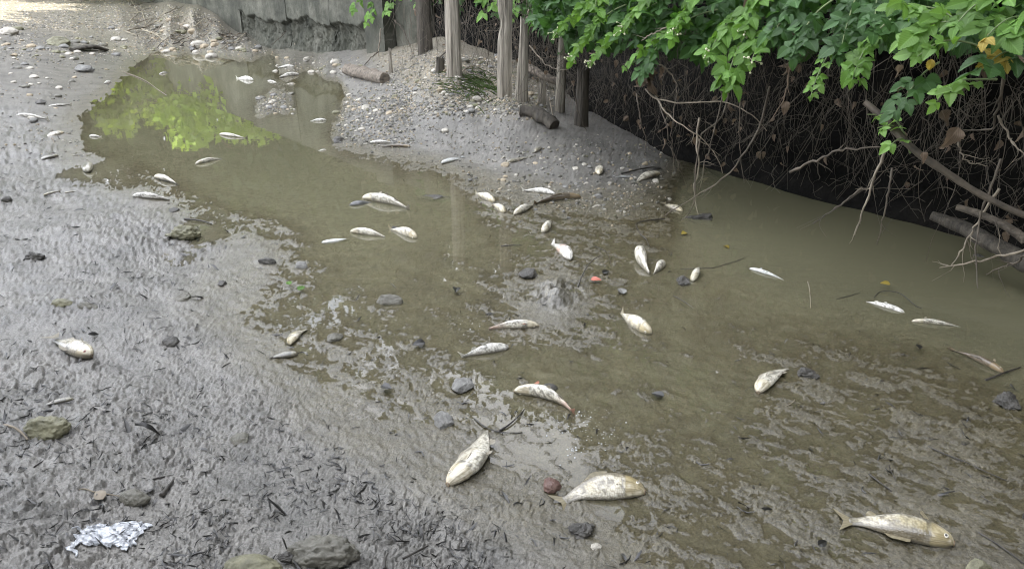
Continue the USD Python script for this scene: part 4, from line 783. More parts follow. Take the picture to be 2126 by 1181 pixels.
FISH = [
 ((1338, 1026), (1172, 1042), .36, -70, 'gold', 'large golden scaled fish arched on its side, grey back up, beside the reddish brown stone', dict(bend=.13, sink=.85)),
 ((1978, 1132), (1762, 1084), .36, 92, 'gold', 'large olive gold fish on its side near the bottom right corner, white ringed eye showing', dict(bend=.045, sink=.8)),
 ((930, 1008), (1006, 897), .29, 100, 'pale', 'mottled white fish pointing down left, tail up, on the bare mud', dict(bend=-.09, sink=.9, tailfin=False)),
 ((1068, 815), (1188, 857), .26, 165, 'pale', 'cream fish bent like a bow with a red edged tail', dict(bend=.14, sink=.85, red=1)),
 ((1118, 678), (1015, 685), .24, 168, 'pale', 'pale fish with a red fin lying above the foam specks', dict(bend=.03, sink=.7, red=1, tailfin=False)),
 ((1056, 723), (962, 742), .26, 170, 'white', 'white speckled belly up fish below the pale fish with a red fin', dict(bend=.02, sink=.65)),
 ((1352, 695), (1291, 654), .33, 150, 'gold', 'plump golden fish floating alone right of the mud heap', dict(bend=-.04, sink=.6)),
 ((1574, 817), (1634, 766), .30, 110, 'pale', 'cream and brown fish slanting up right, left of the dark mud clod', dict(bend=.06, sink=.7, tailfin=False)),
 ((1328, 522), (1348, 570), .30, 175, 'pale', 'swollen ridged pale fish standing upright in the picture beside a smaller one', dict(bend=.05, sink=.7, tailfin=False)),
 ((1379, 548), (1357, 571), .36, 175, 'pale', 'small pale fish touching the swollen ridged fish', dict(sink=.6, tailfin=False)),
 ((1438, 586), (1450, 560), .34, 160, 'pale', 'short pale fish with head toward the viewer on a dark weedy lump', dict(sink=.7, tailfin=False)),
 ((1184, 541), (1148, 509), .30, 130, 'white', 'whitish fish with a red patch above the mud heap', dict(bend=.05, sink=.7, red=2)),
 ((1128, 484), (1146, 463), .40, 178, 'pale', 'small round bellied fish floating alone between two groups of fish', dict(sink=.5, tailfin=False)),
 ((1068, 447), (1107, 429), .32, 170, 'pale', 'short cream fish with open mouth at the tail of the long brown backed fish', dict(sink=.6, tailfin=False)),
 ((1206, 411), (1112, 425), .20, 40, 'brown', 'long brown backed fish with its thin tail curving to the lower left', dict(bend=.11, sink=.8)),
 ((1152, 404), (1088, 397), .20, 165, 'white', 'white fish lying just behind the long brown backed fish', dict(bend=.05, sink=.7)),
 ((1027, 421), (989, 404), .28, 165, 'gold', 'small upper fish of a touching pair, head pointing down right', dict(sink=.6)),
 ((1048, 443), (1024, 427), .36, 170, 'gold', 'small lower fish of a touching pair, mouth toward the viewer', dict(sink=.6, tailfin=False)),
 ((754, 421), (846, 438), .24, 160, 'pale', 'pale fish with a clear forked tail lying over a black fish', dict(bend=.06, sink=.6)),
 ((727, 436), (772, 428), .34, 60, 'dark', 'black fish with raised gaping head under the pale fork tailed fish', dict(sink=.8, tailfin=False)),
 ((728, 487), (800, 497), .26, 170, 'pale', 'cream belly up fish, left one of two floating end to end', dict(bend=.05, sink=.6, tailfin=False)),
 ((865, 498), (812, 482), .30, 165, 'gold', 'yellow bellied fish, right one of two floating end to end', dict(bend=.05, sink=.6)),
 ((668, 506), (727, 499), .26, 90, 'silver', 'flat silvery fish half sunk left of the cream belly up fish', dict(sink=.25, tailfin=False)),
 ((603, 717), (637, 685), .34, 100, 'gold', 'golden fish bent upward with a gaping dark mouth on the left mud', dict(bend=.10, sink=1.0, tailfin=False)),
 ((618, 736), (562, 742), .42, 90, 'mud', 'mud coated fish under the golden gaping fish', dict(sink=.55)),
 ((190, 741), (114, 702), .34, 95, 'pale', 'rotting white fish with a red eye half buried in the left mud', dict(bend=.02, sink=.12, eye='red')),
 ((154, 832), (86, 840), .26, 95, 'mud', 'mud covered fish lying above the big round boulder at left', dict(bend=.05, sink=.75, tailfin=False, eye=None)),
 ((1875, 660), (1796, 638), .20, 160, 'white', 'white fish with a twig over it in the brown water, left of two at right', dict(bend=.03, sink=.6, tailfin=False)),
 ((1891, 675), (1990, 692), .19, 150, 'pale', 'long pale fish in the brown water, right of two, white head to the left', dict(bend=.05, sink=.6, tailfin=False)),
 ((2081, 778), (1978, 732), .24, 55, 'brown', 'brown backed fish with white snout at the right edge', dict(bend=.06, sink=.85)),
 ((1555, 567), (1626, 592), .17, 150, 'silver', 'slender silver white fish alone in the brown water at the pool edge', dict(bend=.03, sink=.5, tailfin=False)),
 ((1416, 443), (1379, 424), .30, 100, 'gold', 'yellowish fish by the foot of the hanging canes', dict(bend=.02, sink=.7)),
 ((1370, 364), (1323, 380), .24, 100, 'pale', 'curved pale fish under the shadow at the mouth of the hollow', dict(bend=.08, sink=.8)),
 ((1312, 369), (1274, 367), .18, 90, 'silver', 'slim silver fish left of the curved fish by the hollow', dict(sink=.7)),
 ((1244, 365), (1243, 343), .30, 120, 'pale', 'small fish lying nose to viewer on the gravelly mud', dict(sink=.8)),
 ((1052, 340), (1098, 327), .22, 95, 'mud', 'muddy fish among pebbles on the right shore', dict(sink=.8)),
 ((1111, 318), (1124, 303), .30, 95, 'mud', 'short muddy fish beyond the muddy fish among pebbles', dict(sink=.8, tailfin=False)),
 ((917, 341), (959, 328), .26, 80, 'silver', 'grey silver fish at the water line of the right shore', dict(bend=.05, sink=.8)),
 ((852, 306), (797, 306), .20, 60, 'brown', 'brown fish with pale head overlapping a white one at the water line', dict(bend=.08, sink=.85)),
 ((768, 298), (818, 298), .20, 160, 'white', 'white fish partly behind the brown fish at the water line', dict(bend=.04, sink=.7, tailfin=False)),
 ((678, 252), (645, 259), .28, 165, 'white', 'white oval fish off the tip of the gravel point', dict(sink=.6, tailfin=False)),
 ((678, 314), (660, 321), .30, 165, 'white', 'small white fish alone in open water below the gravel point', dict(sink=.5, tailfin=False)),
 ((407, 349), (463, 341), .22, 160, 'pale', 'cream fish floating alone in the middle of the pool', dict(bend=.07, sink=.7, tailfin=False)),
 ((322, 369), (368, 384), .22, 150, 'pale', 'pale fish with blunt head at the left waterline', dict(bend=.03, sink=.8)),
 ((276, 408), (352, 417), .19, 165, 'white', 'bright white fish stranded on the left mud below the blunt headed one', dict(bend=.03, sink=.8, tailfin=False)),
 ((458, 292), (512, 296), .15, 150, 'pale', 'thin fish with a round head in front of the green reflection', dict(sink=.6)),
 ((186, 286), (211, 290), .30, 165, 'white', 'white wedge shaped fish at the left edge of the pool', dict(sink=.6)),
 ((134, 278), (94, 287), .22, 120, 'pale', 'pale fish caught on a twig at the left edge of the pool', dict(bend=.06, sink=.9)),
 ((34, 238), (98, 252), .17, 160, 'white', 'long whitish fish on the mud at the far left shore', dict(bend=.02, sink=.7)),
 ((98, 221), (146, 220), .14, 165, 'white', 'thin pale fish at the water line behind the long whitish fish', dict(sink=.7)),
 ((122, 326), (74, 333), .20, 100, 'mud', 'grey muddy fish with pale back on the left mud', dict(bend=.05, sink=.8)),
 ((148, 324), (173, 322), .28, 110, 'mud', 'small muddy fish right of the grey muddy fish', dict(sink=.8, tailfin=False)),
 ((184, 358), (178, 338), .26, 110, 'mud', 'small muddy fish pointing to the viewer on the left mud', dict(sink=.8, tailfin=False)),
 ((90, 404), (124, 399), .18, 160, 'pale', 'smeared pale fish flattened into the left mud', dict(sink=.45)),
 ((134, 400), (162, 398), .18, 160, 'pale', 'shorter smeared pale fish next to the flattened one', dict(sink=.45, tailfin=False)),
 ((527, 177), (495, 178), .26, 165, 'white', 'white fish with rounded head near the far shore of the pool', dict(sink=.6)),
 ((334, 173), (354, 174), .22, 165, 'white', 'small white fish in the dark far part of the pool', dict(sink=.5, tailfin=False)),
 ((231, 172), (215, 175), .28, 165, 'white', 'tiny white fish at the far left corner of the pool', dict(sink=.7, tailfin=False)),
 ((621, 156), (580, 162), .20, 165, 'white', 'white fish on the mud at the far water line below the wall', dict(bend=.04, sink=.8, tailfin=False)),
 ((611, 139), (577, 143), .20, 165, 'white', 'white fish on the mud strip closest to the concrete wall', dict(sink=.8, tailfin=False)),
 ((614, 176), (593, 176), .24, 165, 'pale', 'small pale fish in the water right of the little gravel island', dict(sink=.5, tailfin=False)),
 ((556, 171), (575, 172), .18, 165, 'white', 'tiny white fish behind the little gravel island', dict(sink=.5, tailfin=False)),
]
for h, t_, ra, ro, st, lab, kw in FISH: fish(h, t_, ra * .93, ro, st, lab, **kw)

# ------------------------------------------------------------------ stones
def stone_mesh(seed, sub=3, ang=.25, dims=(1, 1, 1), crag=0.0):
    m = trimesh.creation.icosphere(sub, 1.0); v = np.array(m.vertices); r = np.random.default_rng(seed)
    k = 1 + ang * (noise(v * 1.3 + 7.7 * seed, seed) - .5) * 2
    v = v * k[:, None]
    for _ in range(int(ang * 24)):                       # worn flat faces
        n = r.normal(size=3); n /= np.linalg.norm(n); d = r.uniform(.62, .92); e = v @ n - d; v = v - np.where(e > 0, e * .82, 0)[:, None] * n
    if sub > 2: v = v * (1 + (.10 + crag) * (fbm(v * 3.5 + seed, 4, seed) - .5) + crag * .6 * (fbm(v * 9 + seed, 3, seed + 4) - .5))[:, None]
    return v * dims, np.array(m.faces)
def stone(x0, x1, y0, y1, mt, label, seed, ang=.25, sinkf=.35, name='stone', cat='stone', hgt=.62, group=None, sub=3, rot=0.0, crag=0.0):
    px_, pb = (x0 + x1) / 2, y1 - (y1 - y0) * .25
    p = on_ground(px_, pb); d = p[1] * cp - (p[2] - CAM_H) * sp; w_ = (x1 - x0) / F * d / 2
    vis = (y1 - y0) / F * d; sa_ = CAM_H / math.hypot(p[1], CAM_H)
    h_ = min(w_ * hgt, vis * .75); dep = max(w_ * .55, min(w_ * 1.3, (vis - h_ * .8) / max(sa_, .12) * .5))
    v, f = stone_mesh(seed, sub, ang, (w_, dep, h_), crag); c, s = math.cos(rot), math.sin(rot); v = v @ np.array([[c, 0, -s], [0, 1, 0], [s, 0, c]])
    z = max(p[2], -.02) + h_ * (1 - 2 * sinkf) * .8
    x = UsdGeom.Xform if False else None
    m = obj(name, (v, f), M[mt], smooth=45); UsdGeom.Xformable(m).AddTranslateOp().Set((float(p[0]), float(p[1]), float(z)))
    return tag(m, label, cat, group)
ST = [
 (57, 145, 856, 914, 'stone_olive', 'large round olive boulder on the left mud with a pale branch against it', .08, .25, 'boulder'),
 (250, 313, 1004, 1050, 'stone_muddy', 'smooth mud coloured stone touching the pale forked twig', .12, .35, 'stone'),
 (104, 150, 618, 642, 'stone_olive', 'long pale topped stone, left one of two on the left mud', .2, .35, 'stone'),
 (155, 205, 626, 648, 'stone_muddy', 'muddy flat stone, right one of two on the left mud', .2, .45, 'stone'),
 (337, 373, 690, 720, 'stone_dark', 'dark brown stone right of the rotting white fish', .25, .35, 'stone'),
 (590, 742, 1086, 1175, 'stone_muddy', 'big muddy boulder at the bottom edge', .3, .55, 'boulder'),
 (465, 585, 1150, 1200, 'stone_olive', 'smooth flat pale stone cut off by the bottom edge', .12, .45, 'stone'),
 (576, 608, 1142, 1166, 'stone_dark', 'small blue black stone in front of the big muddy boulder', .25, .35, 'stone'),
 (1124, 1164, 984, 1020, 'stone_red', 'reddish brown rounded stone left of the arched golden fish', .18, .25, 'stone'),
 (1185, 1236, 1072, 1114, 'stone_dark', 'dark rough stone below the arched golden fish', .35, .4, 'stone'),
 (1227, 1250, 1122, 1142, 'stone_pale', 'small pale pebble below the dark rough stone', .15, .4, 'stone'),
 (937, 986, 768, 812, 'stone_grey', 'angular grey stone below the white speckled fish', .35, .35, 'stone'),
 (898, 940, 834, 892, 'stone_grey', 'pointed grey slab standing in the mud left of the bow shaped fish', .4, .35, 'stone'),
 (1127, 1156, 786, 814, 'stone_dark', 'dark mussel shaped stone above the bow shaped fish', .3, .4, 'stone'),
 (782, 840, 611, 634, 'stone_muddy', 'flat oval stone in the shallow water', .12, .5, 'stone'),
 (611, 641, 541, 558, 'stone_grey', 'small oblong grey stone on the mud edge', .15, .4, 'stone'),
 (537, 572, 536, 548, 'stone_dark', 'dark flat stone left of the small oblong grey stone', .2, .45, 'stone'),
 (362, 399, 600, 626, 'stone_muddy', 'mud coloured stone with a dark underside near the left waterline', .25, .45, 'stone'),
 (451, 471, 580, 594, 'stone_dark', 'small black stone alone in the wet sheen', .3, .3, 'stone'),
 (350, 421, 468, 496, 'stone_olive', 'rough mossy lump with a black twig behind it', .35, .5, 'stone'),
 (679, 713, 682, 708, 'stone_muddy', 'small mud covered stone right of the gaping fish', .25, .5, 'stone'),
 (1077, 1117, 549, 577, 'stone_dark', 'dark angular stone left of the mud heap', .4, .35, 'stone'),
 (478, 521, 888, 923, 'stone_muddy', 'muddy rounded stone in the lower left mud', .2, .45, 'stone'),
 (2004, 2058, 1152, 1190, 'stone_olive', 'pale topped stone at the bottom edge right', .25, .45, 'stone'),
 (1652, 1692, 756, 786, 'stone_dark', 'dark ragged clod right of the cream and brown fish', .45, .4, 'clod'),
 (2062, 2116, 806, 848, 'stone_dark', 'black ragged lump at the right edge', .5, .35, 'clod'),
 (2003, 2026, 577, 598, 'stone_dark', 'black lump standing out of the brown water', .4, .3, 'clod'),
 (1797, 1830, 458, 484, 'stone_muddy', 'pale rock rising from the shaded water under the bank', .3, .25, 'stone'),
 (4, 36, 56, 76, 'stone_pale', 'white boulder at the far left edge', .15, .3, 'boulder'),
 (102, 143, 78, 98, 'stone_olive', 'mossy greenish boulder on the left gravel', .25, .4, 'boulder'),
 (399, 428, 79, 102, 'stone_pale', 'largest pale boulder under the drift sticks', .15, .25, 'boulder'),
 (158, 191, 136, 152, 'stone_grey', 'grey stone at the tip of the left mud bank', .2, .35, 'stone'),
 (427, 450, 112, 122, 'stone_pale', 'pale stone at the far waterline below the largest pale boulder', .15, .35, 'stone'),
 (75, 95, 208, 218, 'stone_dark', 'tiny dark stone by the thin pale fish', .2, .3, 'stone'),
 (0, 22, 404, 420, 'stone_dark', 'dark stone cut off by the left edge', .25, .35, 'stone'),
 (50, 92, 520, 540, 'stone_dark', 'dark mud lump above the two left stones', .4, .45, 'clod'),
 (352, 372, 428, 442, 'stone_dark', 'small dark stone below the bright white fish', .3, .4, 'stone'),
 (1424, 1496, 448, 470, 'stone_dark', 'dark flat heap of wet leaves by the hanging canes', .5, .55, 'clod'),
 (1400, 1436, 566, 592, 'stone_dark', 'dark weedy lump under the short pale fish', .5, .6, 'clod'),
 (1232, 1252, 402, 412, 'stone_grey', 'grey stone right of the brown backed fish', .2, .4, 'stone'),
 (870, 936, 404, 416, 'stone_dark', 'low dark lump in the shallows above the touching pair of fish', .4, .6, 'clod'),
 (812, 830, 470, 479, 'stone_dark', 'dark stone touching the yellow bellied fish', .3, .4, 'stone'),
 (690, 716, 276, 298, 'stone_dark', 'dark wet stone at the tip of the gravel point', .3, .4, 'stone'),
 (750, 768, 215, 228, 'stone_pale', 'pale round stone on the gravel point', .12, .35, 'stone'),
 (916, 932, 262, 276, 'stone_pale', 'pale stone alone on the smooth mud of the right shore', .12, .35, 'stone'),
 (686, 706, 122, 134, 'stone_pale', 'pale stone at the foot of the wall above the rotten log', .15, .35, 'stone'),
 (978, 1000, 198, 212, 'stone_pale', 'largest pale stone of the cobble row below the grass', .15, .3, 'stone'),
 (1040, 1058, 335, 347, 'stone_tan', 'tan stone on the right shore beside the muddy fish', .15, .35, 'stone'),
 (1188, 1202, 342, 354, 'stone_pale', 'pale pebble left of the fish lying nose to viewer', .15, .35, 'stone'),
 (956, 975, 112, 134, 'stone_muddy', 'dark round stone leaning on the tallest post', .2, .3, 'stone'),
 (912, 930, 126, 156, 'stone_tan', 'tan boulder at the left foot of the tallest post', .2, .3, 'boulder'),
]
for i, (x0, x1, y0, y1, mt, lab, ang, sk, nm) in enumerate(ST): stone(x0, x1, y0, y1, mt, lab, 900 + i, ang, sk, nm, 'stone' if nm != 'clod' else 'clod', sub=4 if x1 - x0 > 30 else 3, crag=.28 if 'olive boulder' in lab else .5 if nm == 'clod' or 'muddy boulder' in lab or 'rough' in lab else .12, rot=0.3 if 'pointed' in lab else 0)
r = np.random.default_rng(77)
PB = [ # region (x0,x1,y0,y1), number, size px, label, group
 ((838, 1035, 112, 196), 60, (7, 16), 'rounded pebble on the gravel slope around the old posts', 'pebbles on the slope around the old posts', lambda x, y: y > 200 - (x - 800) * .55 or x > 930),
 ((960, 1130, 192, 236), 46, (8, 20), 'rounded cobble in the row at the foot of the gravel slope', 'cobbles below the gravel slope', lambda x, y: True),
 ((690, 850, 196, 292), 46, (7, 17), 'pebble on the gravel point that reaches into the pool', 'pebbles on the gravel point', lambda x, y: x > 690 and y < 300 - (x - 690) * .5),
 ((1020, 1410, 296, 398), 46, (7, 16), 'pebble pressed into the dark mud of the right shore', 'pebbles in the right shore mud', lambda x, y: True),
 ((300, 545, 32, 108), 60, (8, 20), 'stone among the drift sticks by the concrete wall', 'stones among the drift sticks', lambda x, y: y > 20 + (x - 300) * .28),
 ((0, 260, 52, 122), 44, (8, 20), 'stone on the gravel bar at the far left', 'stones on the left gravel bar', lambda x, y: True),
 ((0, 300, 120, 250), 30, (7, 18), 'pebble stuck in the mud left of the far pool', 'pebbles in the left mud', lambda x, y: x < 270 - (y - 120) * 1.2),
 ((528, 612, 190, 240), 22, (7, 16), 'pebble on the little gravel island in the pool', 'pebbles on the little gravel island', lambda x, y: True),
 ((560, 760, 118, 150), 18, (7, 16), 'pebble on the mud strip at the foot of the wall', 'pebbles at the foot of the wall', lambda x, y: y > 95 + (x - 560) * .22),
]
for (x0, x1, y0, y1), n, (s0, s1), lab, grp, ok in PB:
    k = 0
    while k < n:
        x, y = r.uniform(x0, x1), r.uniform(y0, y1)
        if not ok(x, y): continue
        s = s0 + (s1 - s0) * r.random() ** 2.2; mt = ['stone_pale', 'stone_pale', 'stone_tan', 'stone_grey', 'stone_muddy', 'stone_olive'][r.integers(6)] if 'mud' not in grp else ['stone_pale', 'stone_tan', 'stone_muddy', 'stone_grey', 'stone_muddy'][r.integers(5)]
        cw_ = {'stone_pale': 'pale ', 'stone_tan': 'tan ', 'stone_grey': 'grey ', 'stone_muddy': 'mud stained ', 'stone_olive': 'olive '}[mt]; stone(x - s / 2, x + s / 2, y - s * .33, y + s * .33, mt, cw_ + lab, 2000 + int(r.integers(9999)), .2, .42, 'pebble', 'pebble', group=cw_ + grp, sub=2); k += 1
# gravel too fine to count
gi = UsdGeom.PointInstancer.Define(stage, '/World/gravel'); protos = []
for i in range(9):
    v, f = stone_mesh(300 + i, 2, .28, (1, .8 + .05 * (i % 3), .6)); q = usdkit.mesh(stage, f'/World/gravel/gravel_stone_{i:03d}', (v, f), M[['stone_pale', 'stone_tan', 'stone_grey', 'stone_muddy', 'stone_pale', 'stone_olive', 'stone_tan', 'stone_muddy', 'stone_grey'][i]], smooth=45); protos.append(q.GetPath())
GR = [((-40, 330, -18, 62), 5200, (.5, 2.6)), ((0, 340, 55, 125), 1500, (.6, 2.2)), ((280, 560, 8, 112), 4200, (.6, 2.4)), ((800, 1140, 108, 240), 4200, (.7, 2.2)), ((690, 860, 190, 300), 1300, (.7, 2.0)), ((960, 1420, 285, 450), 900, (.6, 1.8)),
      ((520, 616, 188, 242), 420, (.7, 2.0)), ((0, 300, 120, 330), 420, (.6, 1.6)), ((560, 760, 116, 168), 320, (.7, 2)), ((1180, 1330, 395, 470), 160, (.5, 1.5)), ((800, 1080, 215, 330), 420, (.5, 1.5))]
P_, S_, I_, Q_ = [], [], [], []
for (x0, x1, y0, y1), n, (s0, s1) in GR:
    x, y = r.uniform(x0, x1, n), r.uniform(y0, y1, n)
    x, y = x + r.normal(size=n) * 14 * (y > 90), y + r.normal(size=n) * 9 * (y > 90)
    p = hits(x, y); z = ground(p[:, 0], p[:, 1])
    far_ = (p[..., 1] < 45)
    wallside = (p[:, :2] - np.array([-1.62, 11.75])) @ WN > .25
    behind = np.array([((bp - q[:2]) * bn)[np.argmin(np.linalg.norm(bp - q[:2], axis=1))].sum() for q in p]) > -.1
    okk = far_ & (wallside | (p[:, 0] > -1.6)) & (z > .002) & behind & (p[:, 1] > 2)
    for q, zz_ in zip(p[okk], z[okk]):
        s = (s0 + (s1 - s0) * r.random() ** 2) / 100; P_.append((q[0], q[1], zz_ + s * .15)); S_.append((s, s * r.uniform(.7, 1), s)); I_.append(int(r.integers(9)))
        a_ = r.random() * np.pi; Q_.append(Gf.Quath(math.cos(a_), 0.0, 0.0, math.sin(a_)))
gi.CreatePrototypesRel().SetTargets(protos); gi.CreatePositionsAttr([Gf.Vec3f(*map(float, p)) for p in P_]); gi.CreateScalesAttr([Gf.Vec3f(*map(float, s)) for s in S_]); gi.CreateProtoIndicesAttr(I_); gi.CreateOrientationsAttr(Q_)
tag(gi, 'fine pale gravel strewn over the bars and slopes', 'gravel', kind='stuff')

# ------------------------------------------------------------------ litter, sticks, leaves, foam
mb = MB(); r = np.random.default_rng(55)
n = 14000
x, y = r.uniform(-60, 2180, n), 120 + 1120 * r.random(n) ** .85
p = hits(x, y); bz = macro(p[:, 0], p[:, 1])
_, _, ro_, rs_, gv_ = masks(p[:, 0], p[:, 1], bz)
pr = np.maximum(ro_ * .95, rs_ * .5) + .10; pr = np.where(bz < -.012, 0, pr) * (.35 + .9 * ss(.40, .6, fbm(P3(p[:, 0], p[:, 1], 3.0, 9.), 3))); kk = r.random(n) < pr
p = p[kk]; z = ground(p[:, 0], p[:, 1])
for q, z_ in zip(p, z):
    L = r.uniform(.006, .022) * (1 + 1.0 * (r.random() < .06)); W = L * r.uniform(.06, .18); a_ = r.random() * 6.283; tl = r.normal() * .55
    t = np.array([math.cos(a_), math.sin(a_), tl * .7]); s = np.array([-math.sin(a_), math.cos(a_), r.normal() * .5])
    c = np.array([q[0], q[1], z_ + .001 + abs(tl) * L * .2]); jt = r.normal(size=(12, 3)) * W * .22
    u = np.array([-1, -.3, .35, 1]); w = np.array([.25, 1, .9, .08])
    mid = c + t * (L * u)[:, None] + np.array([0, 0, 1]) * (.25 * L * (1 - u * u) * r.normal())[:, None]
    v = np.vstack([mid + s * (W * w)[:, None], mid - s * (W * w)[:, None], mid + [0, 0, W * .35]])
    i_ = np.arange(3); f = np.vstack([np.stack([i_, i_ + 8, i_ + 9], -1), np.stack([i_, i_ + 9, i_ + 1], -1), np.stack([i_ + 8, i_ + 4, i_ + 5], -1), np.stack([i_ + 8, i_ + 5, i_ + 9], -1)])
    mb.add(v + jt, f)
for q in p[::3]:
    if r.random() < .45: continue
    L = r.uniform(.015, .075) * r.uniform(.5, 1); a_ = r.random() * 6.283; e = np.array([math.cos(a_), math.sin(a_)]); b_ = r.normal() * .18
    xy = q[:2] + (np.linspace(-.5, .5, 4) * L)[:, None] * e + (np.array([0, 1, 1, 0]) * b_ * L)[:, None] * np.array([-e[1], e[0]]); w_ = r.uniform(.0012, .0032)
    zz_ = ground(xy[:, 0], xy[:, 1], False); zd = ground(xy[:, 0], xy[:, 1]); zz_ = (np.maximum(zz_, zd) + zd) / 2 + w_ * .6 + np.linspace(-1, 1, 4) * r.normal() * .004
    v, f = tube(np.c_[xy, zz_], np.array([.7, 1, .9, .5]) * w_, 4); mb.add(v, f)
M['litter'] = mat('muddy_litter', {
    'g': ('geometry', {}), 'r': ('rgb_ramp', {'ramp': [(0, (.014, .013, .011)), (.5, (.038, .035, .030)), (1, (.10, .093, .08))]}), 'n': ('noise_texture', {'scale': 150.0, 'detail': 3}), 'b': ('bump', {'strength': .3, 'distance': .003}), 'p': ('principled_bsdf', {'roughness': .33})},
    [('g.random_per_island', 'r.fac'), ('r.color', 'p.base_color'), ('g.position', 'n.vector'), ('n.fac', 'b.height'), ('b.normal', 'p.normal')], 'p.BSDF')
tag(obj('leaf_litter', mb.get(), M['litter'], smooth=40), 'mud coated scraps of leaf and bark strewn over the mud', 'leaf litter', kind='stuff')
STK = [
 ([(0, 884), (22, 890), (44, 902), (58, 914)], .0055, 'cane_pale', 'pale bare branch at the left edge pointing at the round boulder', .02),
 ([(152, 1021), (176, 1018), (200, 1028), (236, 1034), (262, 1037), (288, 1048)], .0028, 'cane_pale', 'pale forked twig lying above the white splash', .02),
 ([(302, 1000), (322, 996), (364, 986)], .004, 'wet_stick', 'black stick lying flat left of the lower left litter patch', .006),
 ([(336, 1030), (352, 1012), (362, 996)], .008, 'wet_stick', 'broad dark bark strip in the lower left mud', .005),
 ([(70, 970), (92, 958), (118, 948)], .003, 'wet_stick', 'thin dark stick below the round boulder', .005),
 ([(136, 926), (146, 934), (156, 942)], .003, 'wet_stick', 'short dark stick right of the round boulder', .005),
 ([(288, 934), (304, 920), (322, 908)], .004, 'wet_stick', 'dark stick slanting up right above the lower left litter', .005),
 ([(432, 1116), (448, 1108), (470, 1086)], .003, 'wet_stick', 'dark stick near the bottom left of the muddy boulder', .005),
 ([(836, 1160), (862, 1150), (888, 1134)], .005, 'wet_stick', 'brown stick right of the big muddy boulder', .008),
 ([(798, 1181), (800, 1165), (806, 1148)], .004, 'wet_stick', 'black stick at the bottom edge', .006),
 ([(1200, 597), (1212, 578), (1228, 562), (1246, 551)], .004, 'wet_stick', 'black twig sticking up out of the mud heap', .03),
 ([(1235, 512), (1262, 528), (1270, 556)], .002, 'wet_stick', 'thin black twig right of the red patched fish', .01),
 ([(1330, 488), (1342, 500), (1350, 520)], .004, 'wet_stick', 'wet black tip of the bowing cane in the mud', .01),
 ([(1398, 615), (1420, 628), (1440, 641)], .003, 'wet_stick', 'thin stick in the shallows right of the mud heap', .006),
 ([(1412, 560), (1470, 562), (1510, 556), (1548, 546)], .003, 'wet_stick', 'long black twig above the weedy lump', .012),
 ([(1672, 612), (1677, 628), (1682, 644)], .003, 'cane_pale', 'short pale stick standing in the shallow mud', .04),
 ([(1812, 632), (1830, 627), (1862, 634), (1898, 653), (1912, 656)], .003, 'wet_stick', 'dark twig arching over the white fish in the brown water', .035),
 ([(1734, 631), (1760, 627), (1784, 622)], .003, 'wet_stick', 'dark twig floating left of the yellow leaf', .006),
 ([(1918, 922), (1960, 944), (2010, 964), (2040, 978), (2090, 998)], .0028, 'wet_stick', 'long thin dark stem lying in the mud at right', .008),
 ([(1805, 985), (1822, 1000), (1852, 1020)], .0035, 'wet_stick', 'short dark stick above the olive gold fish', .006),
 ([(1845, 965), (1850, 982), (1860, 998)], .002, 'wet_stick', 'thin dark twig left of the long thin stem', .01),
 ([(1630, 844), (1642, 840), (1650, 829)], .002, 'cane_pale', 'tiny pale hooked twig below the cream and brown fish', .01),
 ([(2030, 1105), (2060, 1125), (2126, 1170)], .003, 'wet_stick', 'dark stem at the lower right corner', .006),
 ([(2046, 790), (2085, 780), (2116, 770)], .005, 'wet_stick', 'black stick beside the fish at the right edge', .015),
 ([(1040, 512), (1060, 511), (1082, 510)], .004, 'wet_stick', 'straight dark stick floating left of the red patched fish', .006),
 ([(383, 456), (412, 460), (440, 466)], .007, 'wet_stick', 'black twig behind the mossy lump', .01),
 ([(1036, 895), (1060, 882), (1078, 865), (1088, 850)], .004, 'wet_stick', 'dark bent stick left of the bow shaped fish', .012),
 ([(984, 868), (1050, 900), (1085, 898)], .003, 'wet_stick', 'thin wet stick at the left of the bow shaped fish', .008),
 ([(812, 590), (818, 596), (824, 600)], .003, 'wet_stick', 'tiny dark stick above the flat oval stone', .006),
 ([(738, 625), (742, 620), (746, 612)], .003, 'wet_stick', 'tiny dark stick left of the flat oval stone', .006),
 ([(950, 163), (968, 150), (988, 138)], .010, 'cane_pale', 'white stick leaning on the gravel right of the tallest post', .06),
 ([(906, 128), (925, 116), (948, 102)], .010, 'cane', 'brown stick behind the tallest post', .06),
 ([(1140, 215), (1145, 238), (1152, 250)], .008, 'cane_pale', 'pale twig standing on the gravel by the dark rotten log', .05),
 ([(255, 150), (300, 175), (330, 205), (350, 222)], .006, 'cane_pale', 'thin pale twig sticking out of the far pool', .02),
 ([(108, 288), (112, 297), (115, 303)], .006, 'cane_pale', 'twig under the fish caught at the left edge of the pool', .03),
 ([(1290, 362), (1345, 352), (1372, 350)], .008, 'wet_stick', 'dark stick lying across the mouth of the hollow', .02),
 ([(1380, 455), (1320, 470), (1338, 496)], .004, 'wet_stick', 'wet twig lying beyond the swollen fish', .012),
]
for pts, rad, mt, lab, up in STK:
    q = spline([on_ground(a_, b_) * [1, 1, 0] + [0, 0, max(on_ground(a_, b_)[2], -.003) + rad * .5] for a_, b_ in pts], 14)
    q[:, 2] += up * np.sin(np.linspace(0.05, np.pi - .05, 14)) * .6
    if 'standing' in lab or 'sticking up' in lab: q[:, 2] += np.linspace(0, .05, 14)[::-1] if 'standing' in lab else np.linspace(0, .06, 14)
    o = obj('stick', tube(q, np.linspace(rad, rad * .55, 14) * (1 + .3 * (noise(np.stack([np.arange(14) * .9, np.full(14, rad * 1e4), np.zeros(14)], -1)) - .5)), 7), M[mt], smooth=True); tag(o, lab, 'stick')
r = np.random.default_rng(91)
